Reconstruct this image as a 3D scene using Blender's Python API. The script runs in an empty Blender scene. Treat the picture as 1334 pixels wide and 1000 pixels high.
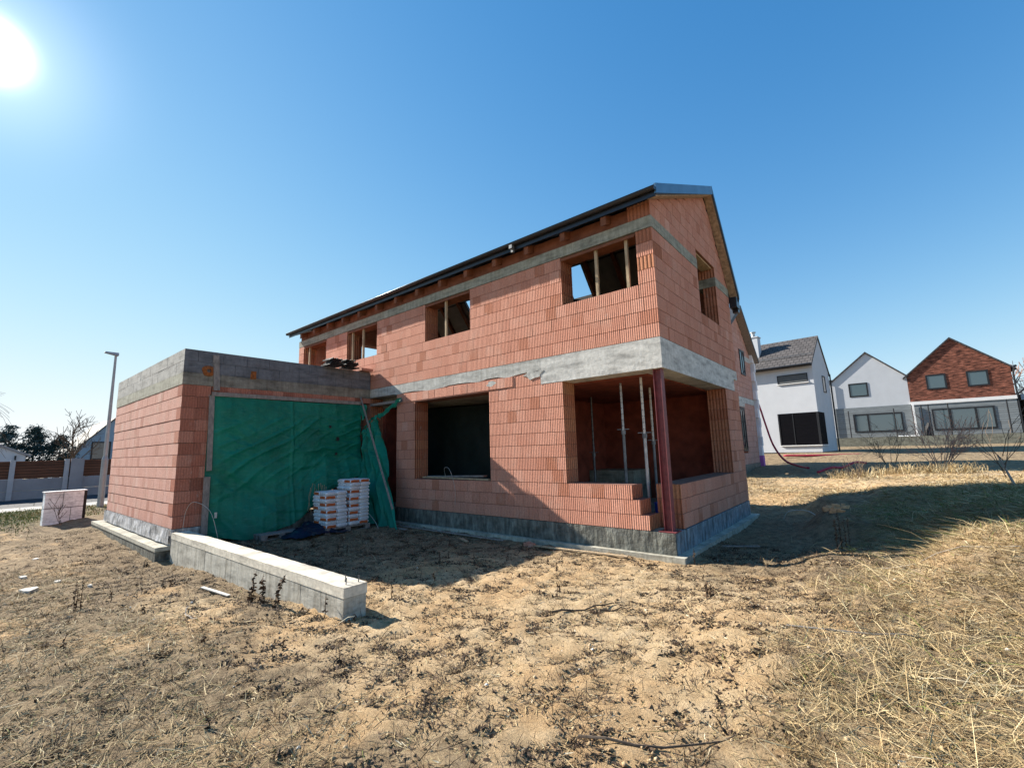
import bpy, math, random
import numpy as np
from mathutils import Matrix, Vector
random.seed(7); RNG = np.random.default_rng(11)
scene = bpy.context.scene
COL = scene.collection
R = math.radians

# ------------------------------------------------------------------ camera, sky, sun, exposure
CAM = Vector((2.774, -7.493, 1.414)); F = 581.6
def cam_axes(pitch, yaw, roll):
    a, b, c = R(pitch), R(yaw), R(roll)
    fwd = Vector((-math.sin(b)*math.cos(a), math.cos(b)*math.cos(a), math.sin(a)))
    rt = Vector((math.cos(b), math.sin(b), 0)); up = rt.cross(fwd)
    return rt*math.cos(c)+up*math.sin(c), up*math.cos(c)-rt*math.sin(c), fwd
rt, up, fwd = cam_axes(8.419, 39.221, -1.597)
cd = bpy.data.cameras.new('camera'); cam = bpy.data.objects.new('camera', cd); COL.objects.link(cam)
m = Matrix((rt, up, -fwd)).transposed().to_4x4(); m.translation = CAM; cam.matrix_world = m
cd.sensor_width = 36; cd.lens = F/1334*36; cd.clip_start = .05; cd.clip_end = 6000
scene.camera = cam

SUN = Vector((-.836, -.165, .525)).normalized()
SUN_EL = math.asin(SUN.z)
world = bpy.data.worlds.new('World'); scene.world = world; world.use_nodes = True
wn, wl = world.node_tree.nodes, world.node_tree.links
wn.clear()
sky = wn.new('ShaderNodeTexSky'); sky.sky_type = 'NISHITA'; sky.sun_disc = False
sky.sun_elevation = SUN_EL; sky.sun_rotation = math.atan2(SUN.x, SUN.y)
sky.air_density = 0.7; sky.dust_density = 0.0; sky.ozone_density = 3.0; sky.altitude = 200
hs = wn.new('ShaderNodeHueSaturation'); hs.inputs['Saturation'].default_value = 1.37; hs.inputs['Value'].default_value = 1.08
bg = wn.new('ShaderNodeBackground'); bg.inputs[1].default_value = .15
# the photo's highlight roll-off on the sky: each channel c -> 1 - exp(-c / 2.2)
sx = wn.new('ShaderNodeSeparateXYZ'); cx_ = wn.new('ShaderNodeCombineXYZ'); wl.new(sky.outputs[0], sx.inputs[0])
for i_ in range(3):
    e1 = wn.new('ShaderNodeMath'); e1.operation = 'MULTIPLY'; e1.inputs[1].default_value = -1/2.2; wl.new(sx.outputs[i_], e1.inputs[0])
    e2 = wn.new('ShaderNodeMath'); e2.operation = 'EXPONENT'; wl.new(e1.outputs[0], e2.inputs[0])
    e3 = wn.new('ShaderNodeMath'); e3.operation = 'MULTIPLY_ADD'; e3.inputs[1].default_value = -2.6; e3.inputs[2].default_value = 2.6
    wl.new(e2.outputs[0], e3.inputs[0]); wl.new(e3.outputs[0], cx_.inputs[i_])
wl.new(cx_.outputs[0], hs.inputs['Color']); wl.new(hs.outputs[0], bg.inputs[0])
# the bright aureole of the sun, fixed to the sun's direction in the sky
tc = wn.new('ShaderNodeTexCoord'); dot = wn.new('ShaderNodeVectorMath'); dot.operation = 'DOT_PRODUCT'
dot.inputs[1].default_value = Vector((-.842, -.030, .538)).normalized(); wl.new(tc.outputs['Generated'], dot.inputs[0])
def wmath(op, a, b):
    n = wn.new('ShaderNodeMath'); n.operation = op
    for i, q in enumerate((a, b)):
        if isinstance(q, (int, float)): n.inputs[i].default_value = q
        else: wl.new(q, n.inputs[i])
    return n.outputs[0]
d0 = wmath('MAXIMUM', dot.outputs['Value'], 0)
glow = wmath('ADD', wmath('MULTIPLY', wmath('POWER', d0, 3000), 2.2), wmath('ADD', wmath('MULTIPLY', wmath('POWER', d0, 220), .17), wmath('MULTIPLY', wmath('POWER', d0, 14), .02)))
bg2 = wn.new('ShaderNodeBackground'); bg2.inputs[0].default_value = (1, .97, .9, 1); wl.new(glow, bg2.inputs[1])
ad = wn.new('ShaderNodeAddShader'); wl.new(bg.outputs[0], ad.inputs[0]); wl.new(bg2.outputs[0], ad.inputs[1])
wo = wn.new('ShaderNodeOutputWorld'); wl.new(ad.outputs[0], wo.inputs[0])

sl = bpy.data.lights.new('sun', 'SUN'); sl.energy = 5.0; sl.angle = R(.5); sl.color = (1, .93, .82)
so = bpy.data.objects.new('sun', sl); COL.objects.link(so); so.rotation_euler = SUN.to_track_quat('Z', 'Y').to_euler()
vs = scene.view_settings; vs.view_transform = 'Standard'; vs.look = 'None'; vs.exposure = 1.30; vs.gamma = 1; vs.use_curve_mapping = False

# ------------------------------------------------------------------ material helpers
class NT:
    def __init__(s, name):
        s.m = bpy.data.materials.new(name); s.m.use_nodes = True
        s.n, s.l = s.m.node_tree.nodes, s.m.node_tree.links
        s.b = s.n['Principled BSDF']; s.b.inputs['Roughness'].default_value = .85
        s.b.inputs['Specular IOR Level'].default_value = .25
    def put(s, sock, q):
        if isinstance(q, bpy.types.NodeSocket): s.l.new(q, sock)
        elif isinstance(q, tuple): sock.default_value = q if len(q) == 4 or sock.type == 'VECTOR' else (*q, 1)
        else: sock.default_value = q
    def math(s, op, a, b=0., c=None):
        n = s.n.new('ShaderNodeMath'); n.operation = op; s.put(n.inputs[0], a); s.put(n.inputs[1], b)
        if c is not None: s.put(n.inputs[2], c)
        return n.outputs[0]
    def uv(s): return s.n.new('ShaderNodeUVMap').outputs[0]
    def obj(s): return s.n.new('ShaderNodeTexCoord').outputs['Object']
    def map(s, v, sc):
        n = s.n.new('ShaderNodeMapping'); s.l.new(v, n.inputs[0]); n.inputs['Scale'].default_value = sc; return n.outputs[0]
    def noise(s, v, scale, detail=4, rough=.6):
        n = s.n.new('ShaderNodeTexNoise'); s.l.new(v, n.inputs['Vector']); n.inputs['Scale'].default_value = scale
        n.inputs['Detail'].default_value = detail; n.inputs['Roughness'].default_value = rough; return n.outputs[0]
    def ramp(s, f, stops):
        n = s.n.new('ShaderNodeValToRGB'); s.l.new(f, n.inputs[0]); e = n.color_ramp.elements
        while len(e) < len(stops): e.new(.5)
        for q, (p, c) in zip(e, stops):
            q.position = p; q.color = (*c, 1) if isinstance(c, tuple) else (c, c, c, 1)
        return n.outputs[0]
    def mix(s, f, a, b, mode='MIX'):
        n = s.n.new('ShaderNodeMix'); n.data_type = 'RGBA'; n.blend_type = mode
        s.put(n.inputs['Factor'], f); s.put(n.inputs['A'], a); s.put(n.inputs['B'], b); return n.outputs['Result']
    def attr(s, name, out='Fac'):
        n = s.n.new('ShaderNodeAttribute'); n.attribute_name = name; return n.outputs[out]
    def sep(s, v):
        n = s.n.new('ShaderNodeSeparateXYZ'); s.l.new(v, n.inputs[0]); return n.outputs
    def bump(s, h, dist, strength=1.):
        n = s.n.new('ShaderNodeBump'); s.l.new(h, n.inputs['Height']); n.inputs['Distance'].default_value = dist
        n.inputs['Strength'].default_value = strength
        s.l.new(n.outputs[0], s.b.inputs['Normal']); return n
    def color(s, c): s.put(s.b.inputs['Base Color'], c); return s
    def set(s, **k):
        for a, b in k.items(): s.put(s.b.inputs[{'rough': 'Roughness', 'metal': 'Metallic', 'spec': 'Specular IOR Level'}[a]], b)
        return s

def simple(name, col, rough=.8, var=.25, scale=6, bump=0., bscale=40, metal=0., spec=.3, stretch=(1, 1, 1)):
    t = NT(name); v = t.map(t.obj(), stretch)
    f = t.noise(v, scale, 5)
    lo = tuple(c*(1-var) for c in col); hi = tuple(min(1, c*(1+var)) for c in col)
    t.color(t.ramp(f, [(.3, lo), (.7, hi)])); t.set(rough=rough, metal=metal, spec=spec)
    if bump: t.bump(t.noise(v, bscale, 4), bump)
    return t.m

def brick_mat(name, pitch, depth, cols, pale=.25):
    t = NT(name); uv = t.uv(); o = t.obj()
    u = t.sep(uv)[0]
    fr = t.math('FRACT', t.math('DIVIDE', u, pitch))
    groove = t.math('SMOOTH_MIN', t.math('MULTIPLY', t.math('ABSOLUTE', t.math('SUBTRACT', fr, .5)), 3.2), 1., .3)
    c = t.ramp(t.attr('tint'), cols)
    n1 = t.noise(o, 2.3, 5); n2 = t.noise(o, 28, 4)
    c = t.mix(t.math('MULTIPLY', t.ramp(n1, [(.52, 0.), (.75, 1.)]), pale), c, (.52, .40, .33))
    c = t.mix(.5, c, t.mix(1., c, t.ramp(n2, [(.25, .5), (.75, 1.3)]), 'MULTIPLY'))
    n4 = t.noise(t.map(o, (1, 1, .55)), 7.5, 6, .7)
    c = t.mix(t.math('MULTIPLY', t.ramp(n4, [(.62, 0.), (.72, 1.)]), .45), c, (.50, .44, .39))
    c = t.mix(t.math('MULTIPLY', t.ramp(n4, [(.27, 1.), (.36, 0.)]), .5), c, (.20, .07, .045))
    c = t.mix(1., c, t.ramp(groove, [(0., (.80, .76, .74)), (.7, (1., 1., 1.))]), 'MULTIPLY')  # groove colour darkened for dirt and for shade painted into the recesses
    t.color(c).set(rough=.9, spec=.15)
    h = t.math('ADD', groove, t.math('MULTIPLY', n2, .35)); t.bump(h, depth)
    return t.m

RED = [(0., (.42, .17, .105)), (.25, (.51, .228, .158)), (.6, (.565, .27, .192)), (.85, (.60, .30, .22)), (1., (.62, .36, .28))]
M = {}
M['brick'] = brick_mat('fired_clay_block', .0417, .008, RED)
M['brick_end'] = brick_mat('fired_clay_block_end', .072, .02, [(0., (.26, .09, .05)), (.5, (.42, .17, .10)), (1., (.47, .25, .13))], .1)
M['mortar'] = simple('brick_joint', (.19, .095, .07), .95)
PINK = [(0., (.45, .22, .17)), (.3, (.55, .295, .235)), (.7, (.60, .345, .285)), (1., (.63, .40, .34))]
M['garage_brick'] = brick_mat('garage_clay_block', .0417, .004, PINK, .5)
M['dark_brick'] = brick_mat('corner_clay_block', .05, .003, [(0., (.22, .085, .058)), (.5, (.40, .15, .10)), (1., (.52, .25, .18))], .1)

def concrete(name, col, streak=.5):
    t = NT(name); o = t.obj()
    a = t.noise(t.map(o, (1.2, 1.2, 5)), 1.6, 6); b = t.noise(o, 14, 6, .7); d = t.noise(t.map(o, (9, 9, .9)), 1.3, 4)
    lo = tuple(x*(.62) for x in col); hi = tuple(min(1, x*1.22) for x in col)
    c = t.ramp(a, [(.32, lo), (.5, col), (.7, hi)])
    c = t.mix(.5, c, t.mix(1., c, t.ramp(b, [(.3, .55), (.6, 1.15)]), 'MULTIPLY'))
    c = t.mix(streak, c, t.mix(1., c, t.ramp(d, [(.35, (.62, .60, .55)), (.6, (1.05, 1.05, 1.03))]), 'MULTIPLY'))
    t.color(c).set(rough=.92, spec=.2); t.bump(t.math('ADD', a, b), .006); return t.m
M['concrete'] = concrete('cast_concrete', (.46, .455, .43))
M['concrete_pale'] = concrete('smooth_cast_concrete', (.55, .54, .51), .25)
M['concrete_dark'] = concrete('board_marked_concrete', (.30, .30, .25), .6)
M['beam_front'] = concrete('brownish_board_marked_concrete', (.235, .215, .18), .6)
M['lime'] = concrete('grey_concrete_block', (.45, .43, .38), .7)
M['footing'] = concrete('grey_footing_concrete', (.42, .40, .34), .7)
M['cap'] = concrete('pale_mortar_cap', (.62, .57, .48), .2)
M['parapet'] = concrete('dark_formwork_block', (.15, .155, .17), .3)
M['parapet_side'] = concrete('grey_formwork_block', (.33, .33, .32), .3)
def membrane(name, col):
    t = NT(name); o = t.obj(); a = t.noise(t.map(o, (5, 5, 1.2)), 2.2, 5); b = t.noise(o, 5, 5, .7)
    c = t.ramp(a, [(.3, tuple(x*.4 for x in col)), (.5, col), (.7, tuple(x*1.9 for x in col))])
    c = t.mix(.7, c, t.mix(1., c, t.ramp(b, [(.35, .5), (.6, 1.5)]), 'MULTIPLY'))
    t.color(c).set(rough=.55, spec=.5); t.bump(t.math('ADD', a, b), .03); return t.m
M['membrane'] = membrane('bitumen_membrane', (.105, .107, .092))
M['membrane_pale'] = membrane('dusty_membrane', (.30, .30, .31))
M['membrane_blue'] = membrane('bluish_membrane_block', (.13, .18, .22))
M['steel_red'] = simple('red_oxide_steel', (.17, .04, .045), .55, .3, 8, .002, 30, 0, .4)
M['galv'] = simple('galvanised_steel', (.38, .39, .40), .45, .3, 9, 0, 40, .6)
M['prop_dark'] = simple('worn_prop_tube', (.16, .17, .18), .5, .4, 7, 0, 40, .5)
M['prop_white'] = simple('pale_prop_tube', (.55, .54, .50), .6, .25, 9)
M['blue'] = simple('blue_painted_steel', (.02, .06, .35), .5)
M['wood'] = simple('raw_timber', (.40, .30, .19), .85, .35, 3, .003, 20, stretch=(6, 6, 1.2))
M['wood_grey'] = simple('weathered_board', (.24, .21, .19), .9, .3, 4, .003, 24, stretch=(5, 5, 2))
M['rafter'] = simple('stained_rafter', (.17, .062, .03), .75, .35, 4, .003, 20)
M['board_red'] = simple('reddish_eaves_board', (.19, .07, .04), .8, .3, 5)
M['osb'] = simple('strand_board', (.36, .26, .17), .85, .4, 12, .004, 30)
M['roof_tile'] = simple('dark_roof_tile', (.045, .047, .05), .6, .3, 5)
M['flash'] = simple('blue_grey_sheet_metal', (.12, .20, .27), .38, .15, 3, 0, 40, .75, .5)
M['gutter'] = simple('dark_gutter_metal', (.035, .037, .042), .32, .2, 4, 0, 40, .6, .5)
M['foil'] = simple('pale_roof_underlay', (.20, .19, .17), .8, .2, 3, .01, 6)
M['black'] = simple('black_plastic', (.012, .012, .014), .5, .3, 6)
M['foam'] = simple('orange_clay_pipe', (.26, .085, .025), .9, .45, 18, .02, 25)
M['white_render'] = simple('white_render', (.50, .52, .555), .85, .05, 1.2, .003, 60)
M['grey_clad'] = None

def boards(name, col, pitch, gap=.08, var=.12, axis='z', rough=.7):
    t = NT(name); o = t.obj(); z = t.sep(o)[{'x': 0, 'y': 1, 'z': 2}[axis]]
    q = t.math('DIVIDE', z, pitch); fr = t.math('FRACT', q); row = t.math('FLOOR', q)
    w = t.n.new('ShaderNodeTexWhiteNoise'); w.noise_dimensions = '1D'; t.l.new(row, w.inputs['W'])
    g = t.math('GREATER_THAN', fr, gap)
    c = t.ramp(w.outputs['Value'], [(0., tuple(x*(1-var) for x in col)), (1., tuple(x*(1+var) for x in col))])
    st = (1, 1, 12) if axis == 'z' else (12, 1, 1)
    n = t.noise(t.map(o, st), 2, 4)
    c = t.mix(.6, c, t.mix(1., c, t.ramp(n, [(.3, .6), (.7, 1.3)]), 'MULTIPLY'))
    c = t.mix(g, tuple(x*.25 for x in col), c)
    t.color(c).set(rough=rough); t.bump(t.math('MULTIPLY', g, 1.), .012); return t.m
M['grey_clad'] = boards('grey_cladding_boards', (.21, .235, .25), .18)
M['fence_wood'] = boards('brown_fence_slats', (.13, .055, .03), .15, .16, .3)
def panel_conc(name, col): return concrete(name, col, .4)
M['fence_conc'] = simple('fence_concrete', (.27, .265, .275), .92, .12, 1.5, .004, 20)
def tilemat(name, col, pu, pv):
    t = NT(name); b = t.n.new('ShaderNodeTexBrick'); t.l.new(t.uv(), b.inputs['Vector']); b.offset = .5
    b.inputs['Scale'].default_value = 1; b.inputs['Brick Width'].default_value = pu; b.inputs['Row Height'].default_value = pv
    b.inputs['Mortar Size'].default_value = .018; b.inputs['Color1'].default_value = (*col, 1)
    b.inputs['Color2'].default_value = (*[c*1.35 for c in col], 1); b.inputs['Mortar'].default_value = (*[c*.3 for c in col], 1)
    t.color(b.outputs[0]).set(rough=.7); t.bump(t.math('SUBTRACT', 1., b.outputs['Fac']), .02); return t.m
M['tile_brown'] = tilemat('grey_brown_roof_tile', (.075, .068, .066), .33, .36)
M['tile_dark'] = tilemat('dark_roof_tiles', (.05, .05, .055), .33, .36)
def facing(name):
    t = NT(name); uv = t.uv(); b = t.n.new('ShaderNodeTexBrick'); t.l.new(uv, b.inputs['Vector']); b.offset = .37
    b.inputs['Scale'].default_value = 1; b.inputs['Brick Width'].default_value = .46; b.inputs['Row Height'].default_value = .085
    b.inputs['Mortar Size'].default_value = .006; b.inputs['Color1'].default_value = (.17, .062, .040, 1)
    b.inputs['Color2'].default_value = (.27, .10, .065, 1); b.inputs['Mortar'].default_value = (.10, .05, .04, 1)
    n = t.noise(t.map(uv, (1.6, 9, 1)), 1.4, 4)
    c = t.mix(1., b.outputs[0], t.ramp(n, [(.40, (.30, .30, .34)), (.5, (.95, .95, .95)), (.62, (1.6, 1.6, 1.6))]), 'MULTIPLY')
    t.color(c).set(rough=.85, spec=.2); t.bump(t.math('SUBTRACT', n, b.outputs['Fac']), .01); return t.m
M['facing'] = facing('brown_red_facing_brick')
M['retain'] = concrete('retaining_block', (.20, .20, .165), .6)
t = NT('dark_window_glass'); t.color((.03, .04, .045)).set(rough=.04, spec=.9); M['glass'] = t.m
t = NT('bluish_window_glass'); t.color((.07, .105, .12)).set(rough=.05, spec=1.); M['glass_pale'] = t.m
M['band'] = simple('white_band', (.60, .60, .61), .6, .05)
M['frame'] = simple('anthracite_frame', (.018, .02, .024), .45, .15, 4)
M['blind'] = boards('grey_slat_blind', (.14, .15, .155), .08, .25, .05, 'z', .5)
M['blind_dark'] = boards('black_slat_blind', (.005, .005, .008), .085, .22, .1, 'z', .7); M['blind_dark'].node_tree.nodes['Principled BSDF'].inputs['Specular IOR Level'].default_value = .05
M['white_metal'] = simple('white_metal', (.75, .75, .75), .5, .05)
M['eps'] = simple('white_insulation_board', (.72, .71, .75), .9, .08, 3)
M['xps'] = simple('pink_insulation_board', (.42, .14, .42), .85, .12, 4)
M['bluepaint'] = simple('blue_grey_render', (.22, .30, .38), .85, .1, 2)
M['pole'] = simple('grey_lamp_pole', (.30, .315, .33), .5, .15, 4, 0, 40, .4)
M['fence_post'] = simple('pale_fence_post', (.40, .40, .41), .9, .12, 3)
M['asphalt'] = simple('asphalt_dark', (.05, .05, .055), .9, .3, 8)

M['conduit_grey'] = simple('dull_conduit', (.38, .36, .33), .7, .15, 9)
M['scrap'] = simple('pale_mortar_scrap', (.55, .52, .47), .9, .2, 9, .004, 30)
M['eps_block'] = concrete('white_aerated_block', (.80, .81, .82), .12)
M['hose'] = simple('dark_red_hose', (.34, .018, .05), .45, .3, 6)
M['clay_rubble'] = simple('orange_clay_rubble', (.62, .33, .17), .9, .35, 9)
# tarpaulin: woven green sheet
def tarp(name, col):
    t = NT(name); uv = t.uv(); o = t.obj()
    s = t.sep(uv); wx = t.math('SINE', t.math('MULTIPLY', s[0], 420.)); wy = t.math('SINE', t.math('MULTIPLY', s[1], 420.))
    n = t.noise(o, 1.3, 5); k = t.noise(t.map(o, (3, 3, 14)), 1.7, 3); cr = t.noise(t.map(o, (1, 4, 2)), 3, 6, .7)
    c = t.ramp(n, [(.3, tuple(x*.7 for x in col)), (.7, tuple(x*1.3 for x in col))])
    c = t.mix(t.math('MULTIPLY', t.ramp(k, [(.55, 0.), (.75, 1.)]), .22), c, (.10, .30, .25))
    t.color(c).set(rough=.5, spec=.22)
    t.bump(t.math('ADD', t.math('MULTIPLY', t.math('ADD', wx, wy), .02), cr), .010); return t.m
M['tarp'] = tarp('green_tarpaulin', (.003, .150, .100))
M['blue_tarp'] = tarp('blue_tarpaulin', (.002, .008, .026)); M['shade_sheet'] = simple('shade_darkened_green_sheet', (.003, .011, .010), .7, .3, 4, .02, 6); M['shade_lining'] = simple('shade_darkened_blockwork', (.21, .052, .032), .95, .35, 3.1, .01, 9)  # room sheet and inner blockwork: indoor shade painted into their dark colours

# ground: soil map painted per vertex (r sandy, g green, b litter) and broken up by noise
def ground_mat():
    t = NT('dry_soil'); o = t.obj()
    n1 = t.noise(o, .9, 6, .65); n2 = t.noise(o, 6, 8, .72); n3 = t.noise(o, 45, 6, .75); n5 = t.noise(o, 150, 4, .8)
    rgb = t.sep(t.attr('soil', 'Color'))
    sand = t.ramp(n2, [(.28, (.43, .30, .165)), (.5, (.62, .455, .27)), (.72, (.73, .56, .36))])
    ora = t.ramp(n2, [(.3, (.48, .30, .15)), (.7, (.66, .45, .245))])
    sand = t.mix(t.ramp(n1, [(.45, 0.), (.6, .8)]), sand, ora)
    dirt = t.ramp(n2, [(.3, (.14, .102, .068)), (.52, (.31, .232, .145)), (.75, (.48, .37, .24))])
    f = t.math('ADD', rgb[0], t.math('MULTIPLY', t.math('SUBTRACT', n1, .5), 1.6))
    c = t.mix(t.ramp(f, [(.35, 0.), (.65, 1.)]), dirt, sand)
    c = t.mix(t.math('MULTIPLY', rgb[1], t.ramp(n2, [(.35, .2), (.6, 1.)])), c, (.10, .115, .035))
    c = t.mix(t.math('MULTIPLY', rgb[2], t.ramp(n3, [(.48, 0.), (.62, .85)])), c, (.07, .045, .028))
    c = t.mix(.6, c, t.mix(1., c, t.ramp(n3, [(.3, .5), (.55, 1.), (.75, 1.35)]), 'MULTIPLY'))
    c = t.mix(.55, c, t.mix(1., c, t.ramp(n5, [(.32, .45), (.5, 1.), (.68, 1.5)]), 'MULTIPLY'))
    t.color(c).set(rough=.97, spec=.1)
    t.bump(t.math('ADD', t.math('MULTIPLY', n2, .3), t.math('ADD', t.math('MULTIPLY', n3, .5), t.math('MULTIPLY', n5, .22))), .06); return t.m
M['ground'] = ground_mat()
def ramped(name, stops, rough=.8):
    t = NT(name); t.color(t.ramp(t.attr('tint'), stops)).set(rough=rough, spec=.2); return t.m
M['straw'] = ramped('dry_straw', [(0., (.10, .06, .03)), (.3, (.27, .185, .09)), (.6, (.45, .34, .18)), (.85, (.60, .50, .30)), (.93, (.70, .62, .45)), (.95, (.10, .13, .03)), (1., (.18, .20, .05))])
M['litter'] = ramped('dead_leaf_litter', [(0., (.035, .024, .017)), (.5, (.10, .064, .040)), (.85, (.20, .13, .075)), (1., (.34, .24, .14))])
M['clod'] = ramped('soil_clod', [(0., (.14, .10, .06)), (.6, (.40, .29, .17)), (.95, (.52, .40, .26)), (1., (.7, .68, .62))], .95)
M['bark'] = simple('grey_brown_bark', (.10, .075, .055), .9, .35, 9)
M['bark_red'] = simple('reddish_twig', (.34, .20, .15), .85, .35, 9)
M['bark_pale'] = simple('pale_grey_bark', (.28, .25, .22), .85, .3, 9)
M['needle'] = ramped('conifer_needles', [(0., (.016, .034, .032)), (.6, (.04, .07, .065)), (1., (.09, .13, .13))])
M['weed'] = ramped('dead_weed', [(0., (.03, .02, .014)), (.6, (.085, .05, .03)), (1., (.17, .11, .06))])

# ------------------------------------------------------------------ mesh builder
class MB:
    def __init__(s): s.v, s.f, s.mi, s.t, s.uv = [], [], [], [], []
    def face(s, pts, m=0, t=.5, uv=None):
        i = len(s.v); s.v += [tuple(p) for p in pts]; s.f.append(tuple(range(i, i+len(pts)))); s.mi.append(m); s.t.append(t); s.uv.append(uv)
    def hexa(s, p, m=0, t=.5, skip=(), ms=None):
        # p: bottom 0..3 counter-clockwise seen from above, top 4..7; faces 0 bottom 1 top 2..5 sides
        Q = [(3, 2, 1, 0), (4, 5, 6, 7), (0, 1, 5, 4), (1, 2, 6, 5), (2, 3, 7, 6), (3, 0, 4, 7)]
        for k, q in enumerate(Q):
            if k not in skip: s.face([p[i] for i in q], (ms or {}).get(k, m), t)
    def box(s, x0, x1, y0, y1, z0, z1, m=0, t=.5, **k):
        s.hexa([(x0, y0, z0), (x1, y0, z0), (x1, y1, z0), (x0, y1, z0), (x0, y0, z1), (x1, y0, z1), (x1, y1, z1), (x0, y1, z1)], m, t, **k)
    def bar(s, a, b, w, h, m=0, t=.5, upv=(0, 0, 1)):
        a, b = Vector(a), Vector(b); d = (b-a).normalized(); u = Vector(upv)
        if abs(d.dot(u)) > .99: u = Vector((0, 1, 0))
        r = d.cross(u).normalized()*(w/2); q = r.cross(d).normalized()*(h/2)
        s.hexa([a-r-q, a+r-q, b+r-q, b-r-q, a-r+q, a+r+q, b+r+q, b-r+q], m, t)
    def tube(s, pts, rad, n=6, m=0, t=.5, cap=True):
        pts = [Vector(p) for p in pts]
        if not hasattr(rad, '__len__'): rad = [rad]*len(pts)
        base = len(s.v); prev = None
        for i, p in enumerate(pts):
            d = (pts[min(i+1, len(pts)-1)]-pts[max(i-1, 0)]).normalized()
            if prev is None:
                a = d.orthogonal().normalized()
            else:
                a = prev-d*prev.dot(d); a = a.normalized() if a.length > 1e-6 else d.orthogonal().normalized()
            prev = a; b = d.cross(a)
            for k in range(n):
                q = 2*math.pi*k/n; s.v.append(tuple(p+(a*math.cos(q)+b*math.sin(q))*rad[i]))
        for i in range(len(pts)-1):
            for k in range(n):
                k2 = (k+1) % n
                s.f.append((base+i*n+k, base+i*n+k2, base+(i+1)*n+k2, base+(i+1)*n+k)); s.mi.append(m); s.t.append(t); s.uv.append(None)
        if cap:
            for f in (tuple(base+k for k in range(n))[::-1], tuple(base+(len(pts)-1)*n+k for k in range(n))):
                s.f.append(f); s.mi.append(m); s.t.append(t); s.uv.append(None)
    def grid(s, fn, nu, nv, m=0, t=.5):
        base = len(s.v)
        for j in range(nv+1):
            for i in range(nu+1): s.v.append(tuple(fn(i/nu, j/nv)))
        for j in range(nv):
            for i in range(nu):
                a = base+j*(nu+1)+i
                s.f.append((a, a+1, a+nu+2, a+nu+1)); s.mi.append(m); s.t.append(t)
                s.uv.append([(q/nu, w/nv) for q, w in ((i, j), (i+1, j), (i+1, j+1), (i, j+1))])
    def build(s, name, mats, parent=None, local=False, smooth=False):
        me = bpy.data.meshes.new(name)
        V = np.array(s.v, float)
        if parent is not None and not local:
            inv = np.array((Matrix.Translation(parent.location) @ parent.rotation_euler.to_matrix().to_4x4()).inverted())
            V2 = V @ inv[:3, :3].T + inv[:3, 3]
        else: V2 = V
        me.from_pydata(V2.tolist(), [], s.f)
        if not isinstance(mats, (list, tuple)): mats = [mats]
        for q in mats: me.materials.append(M[q])
        me.polygons.foreach_set('material_index', s.mi)
        if smooth: me.polygons.foreach_set('use_smooth', [True]*len(s.f))
        a = me.attributes.new('tint', 'FLOAT', 'FACE'); a.data.foreach_set('value', s.t)
        ul = me.uv_layers.new(name='UVMap'); out = []
        me.update()
        for f, u in zip(s.f, s.uv):
            if u: out += [c for q in u for c in q]; continue
            p = [s.v[i] for i in f]
            e1 = [p[1][k]-p[0][k] for k in range(3)]; e2 = [p[-1][k]-p[0][k] for k in range(3)]
            nx, ny, nz = abs(e1[1]*e2[2]-e1[2]*e2[1]), abs(e1[2]*e2[0]-e1[0]*e2[2]), abs(e1[0]*e2[1]-e1[1]*e2[0])
            ax = (0, 1) if nz > nx and nz > ny else ((1, 2) if nx > ny else (0, 2))
            for q in p: out += [q[ax[0]], q[ax[1]]]
        ul.data.foreach_set('uv', out)
        o = bpy.data.objects.new(name, me); COL.objects.link(o)
        if parent is not None: o.parent = parent
        return o

def tag(o, label=None, cat=None, group=None, kind=None):
    if label: o['label'] = label
    if cat: o['category'] = cat
    if group: o['group'] = group
    if kind: o['kind'] = kind
    return o
def empty(name, loc, label, cat, group=None, rz=0.):
    o = bpy.data.objects.new(name, None); COL.objects.link(o); o.location = loc; o.rotation_euler = (0, 0, rz); o.empty_display_size = .2
    return tag(o, label, cat, group)
def U(a, b): return random.uniform(a, b)

# value noise for relief
_T = RNG.random((256, 256))
def vnoise(x, y):
    x = np.asarray(x, float); y = np.asarray(y, float)
    xi = np.floor(x).astype(int); yi = np.floor(y).astype(int); fx = x-xi; fy = y-yi
    fx = fx*fx*(3-2*fx); fy = fy*fy*(3-2*fy); g = lambda a, b: _T[a & 255, b & 255]
    return (g(xi, yi)*(1-fx)+g(xi+1, yi)*fx)*(1-fy)+(g(xi, yi+1)*(1-fx)+g(xi+1, yi+1)*fx)*fy
def fbm(x, y, o=4):
    r = 0; a = .5; tot = 0
    for k in range(o): r = r+a*vnoise(x*2**k+17*k, y*2**k+31*k); tot += a; a *= .5
    return r/tot
def sstep(a, b, x): q = np.clip((np.asarray(x, float)-a)/(b-a), 0, 1); return q*q*(3-2*q)

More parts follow.
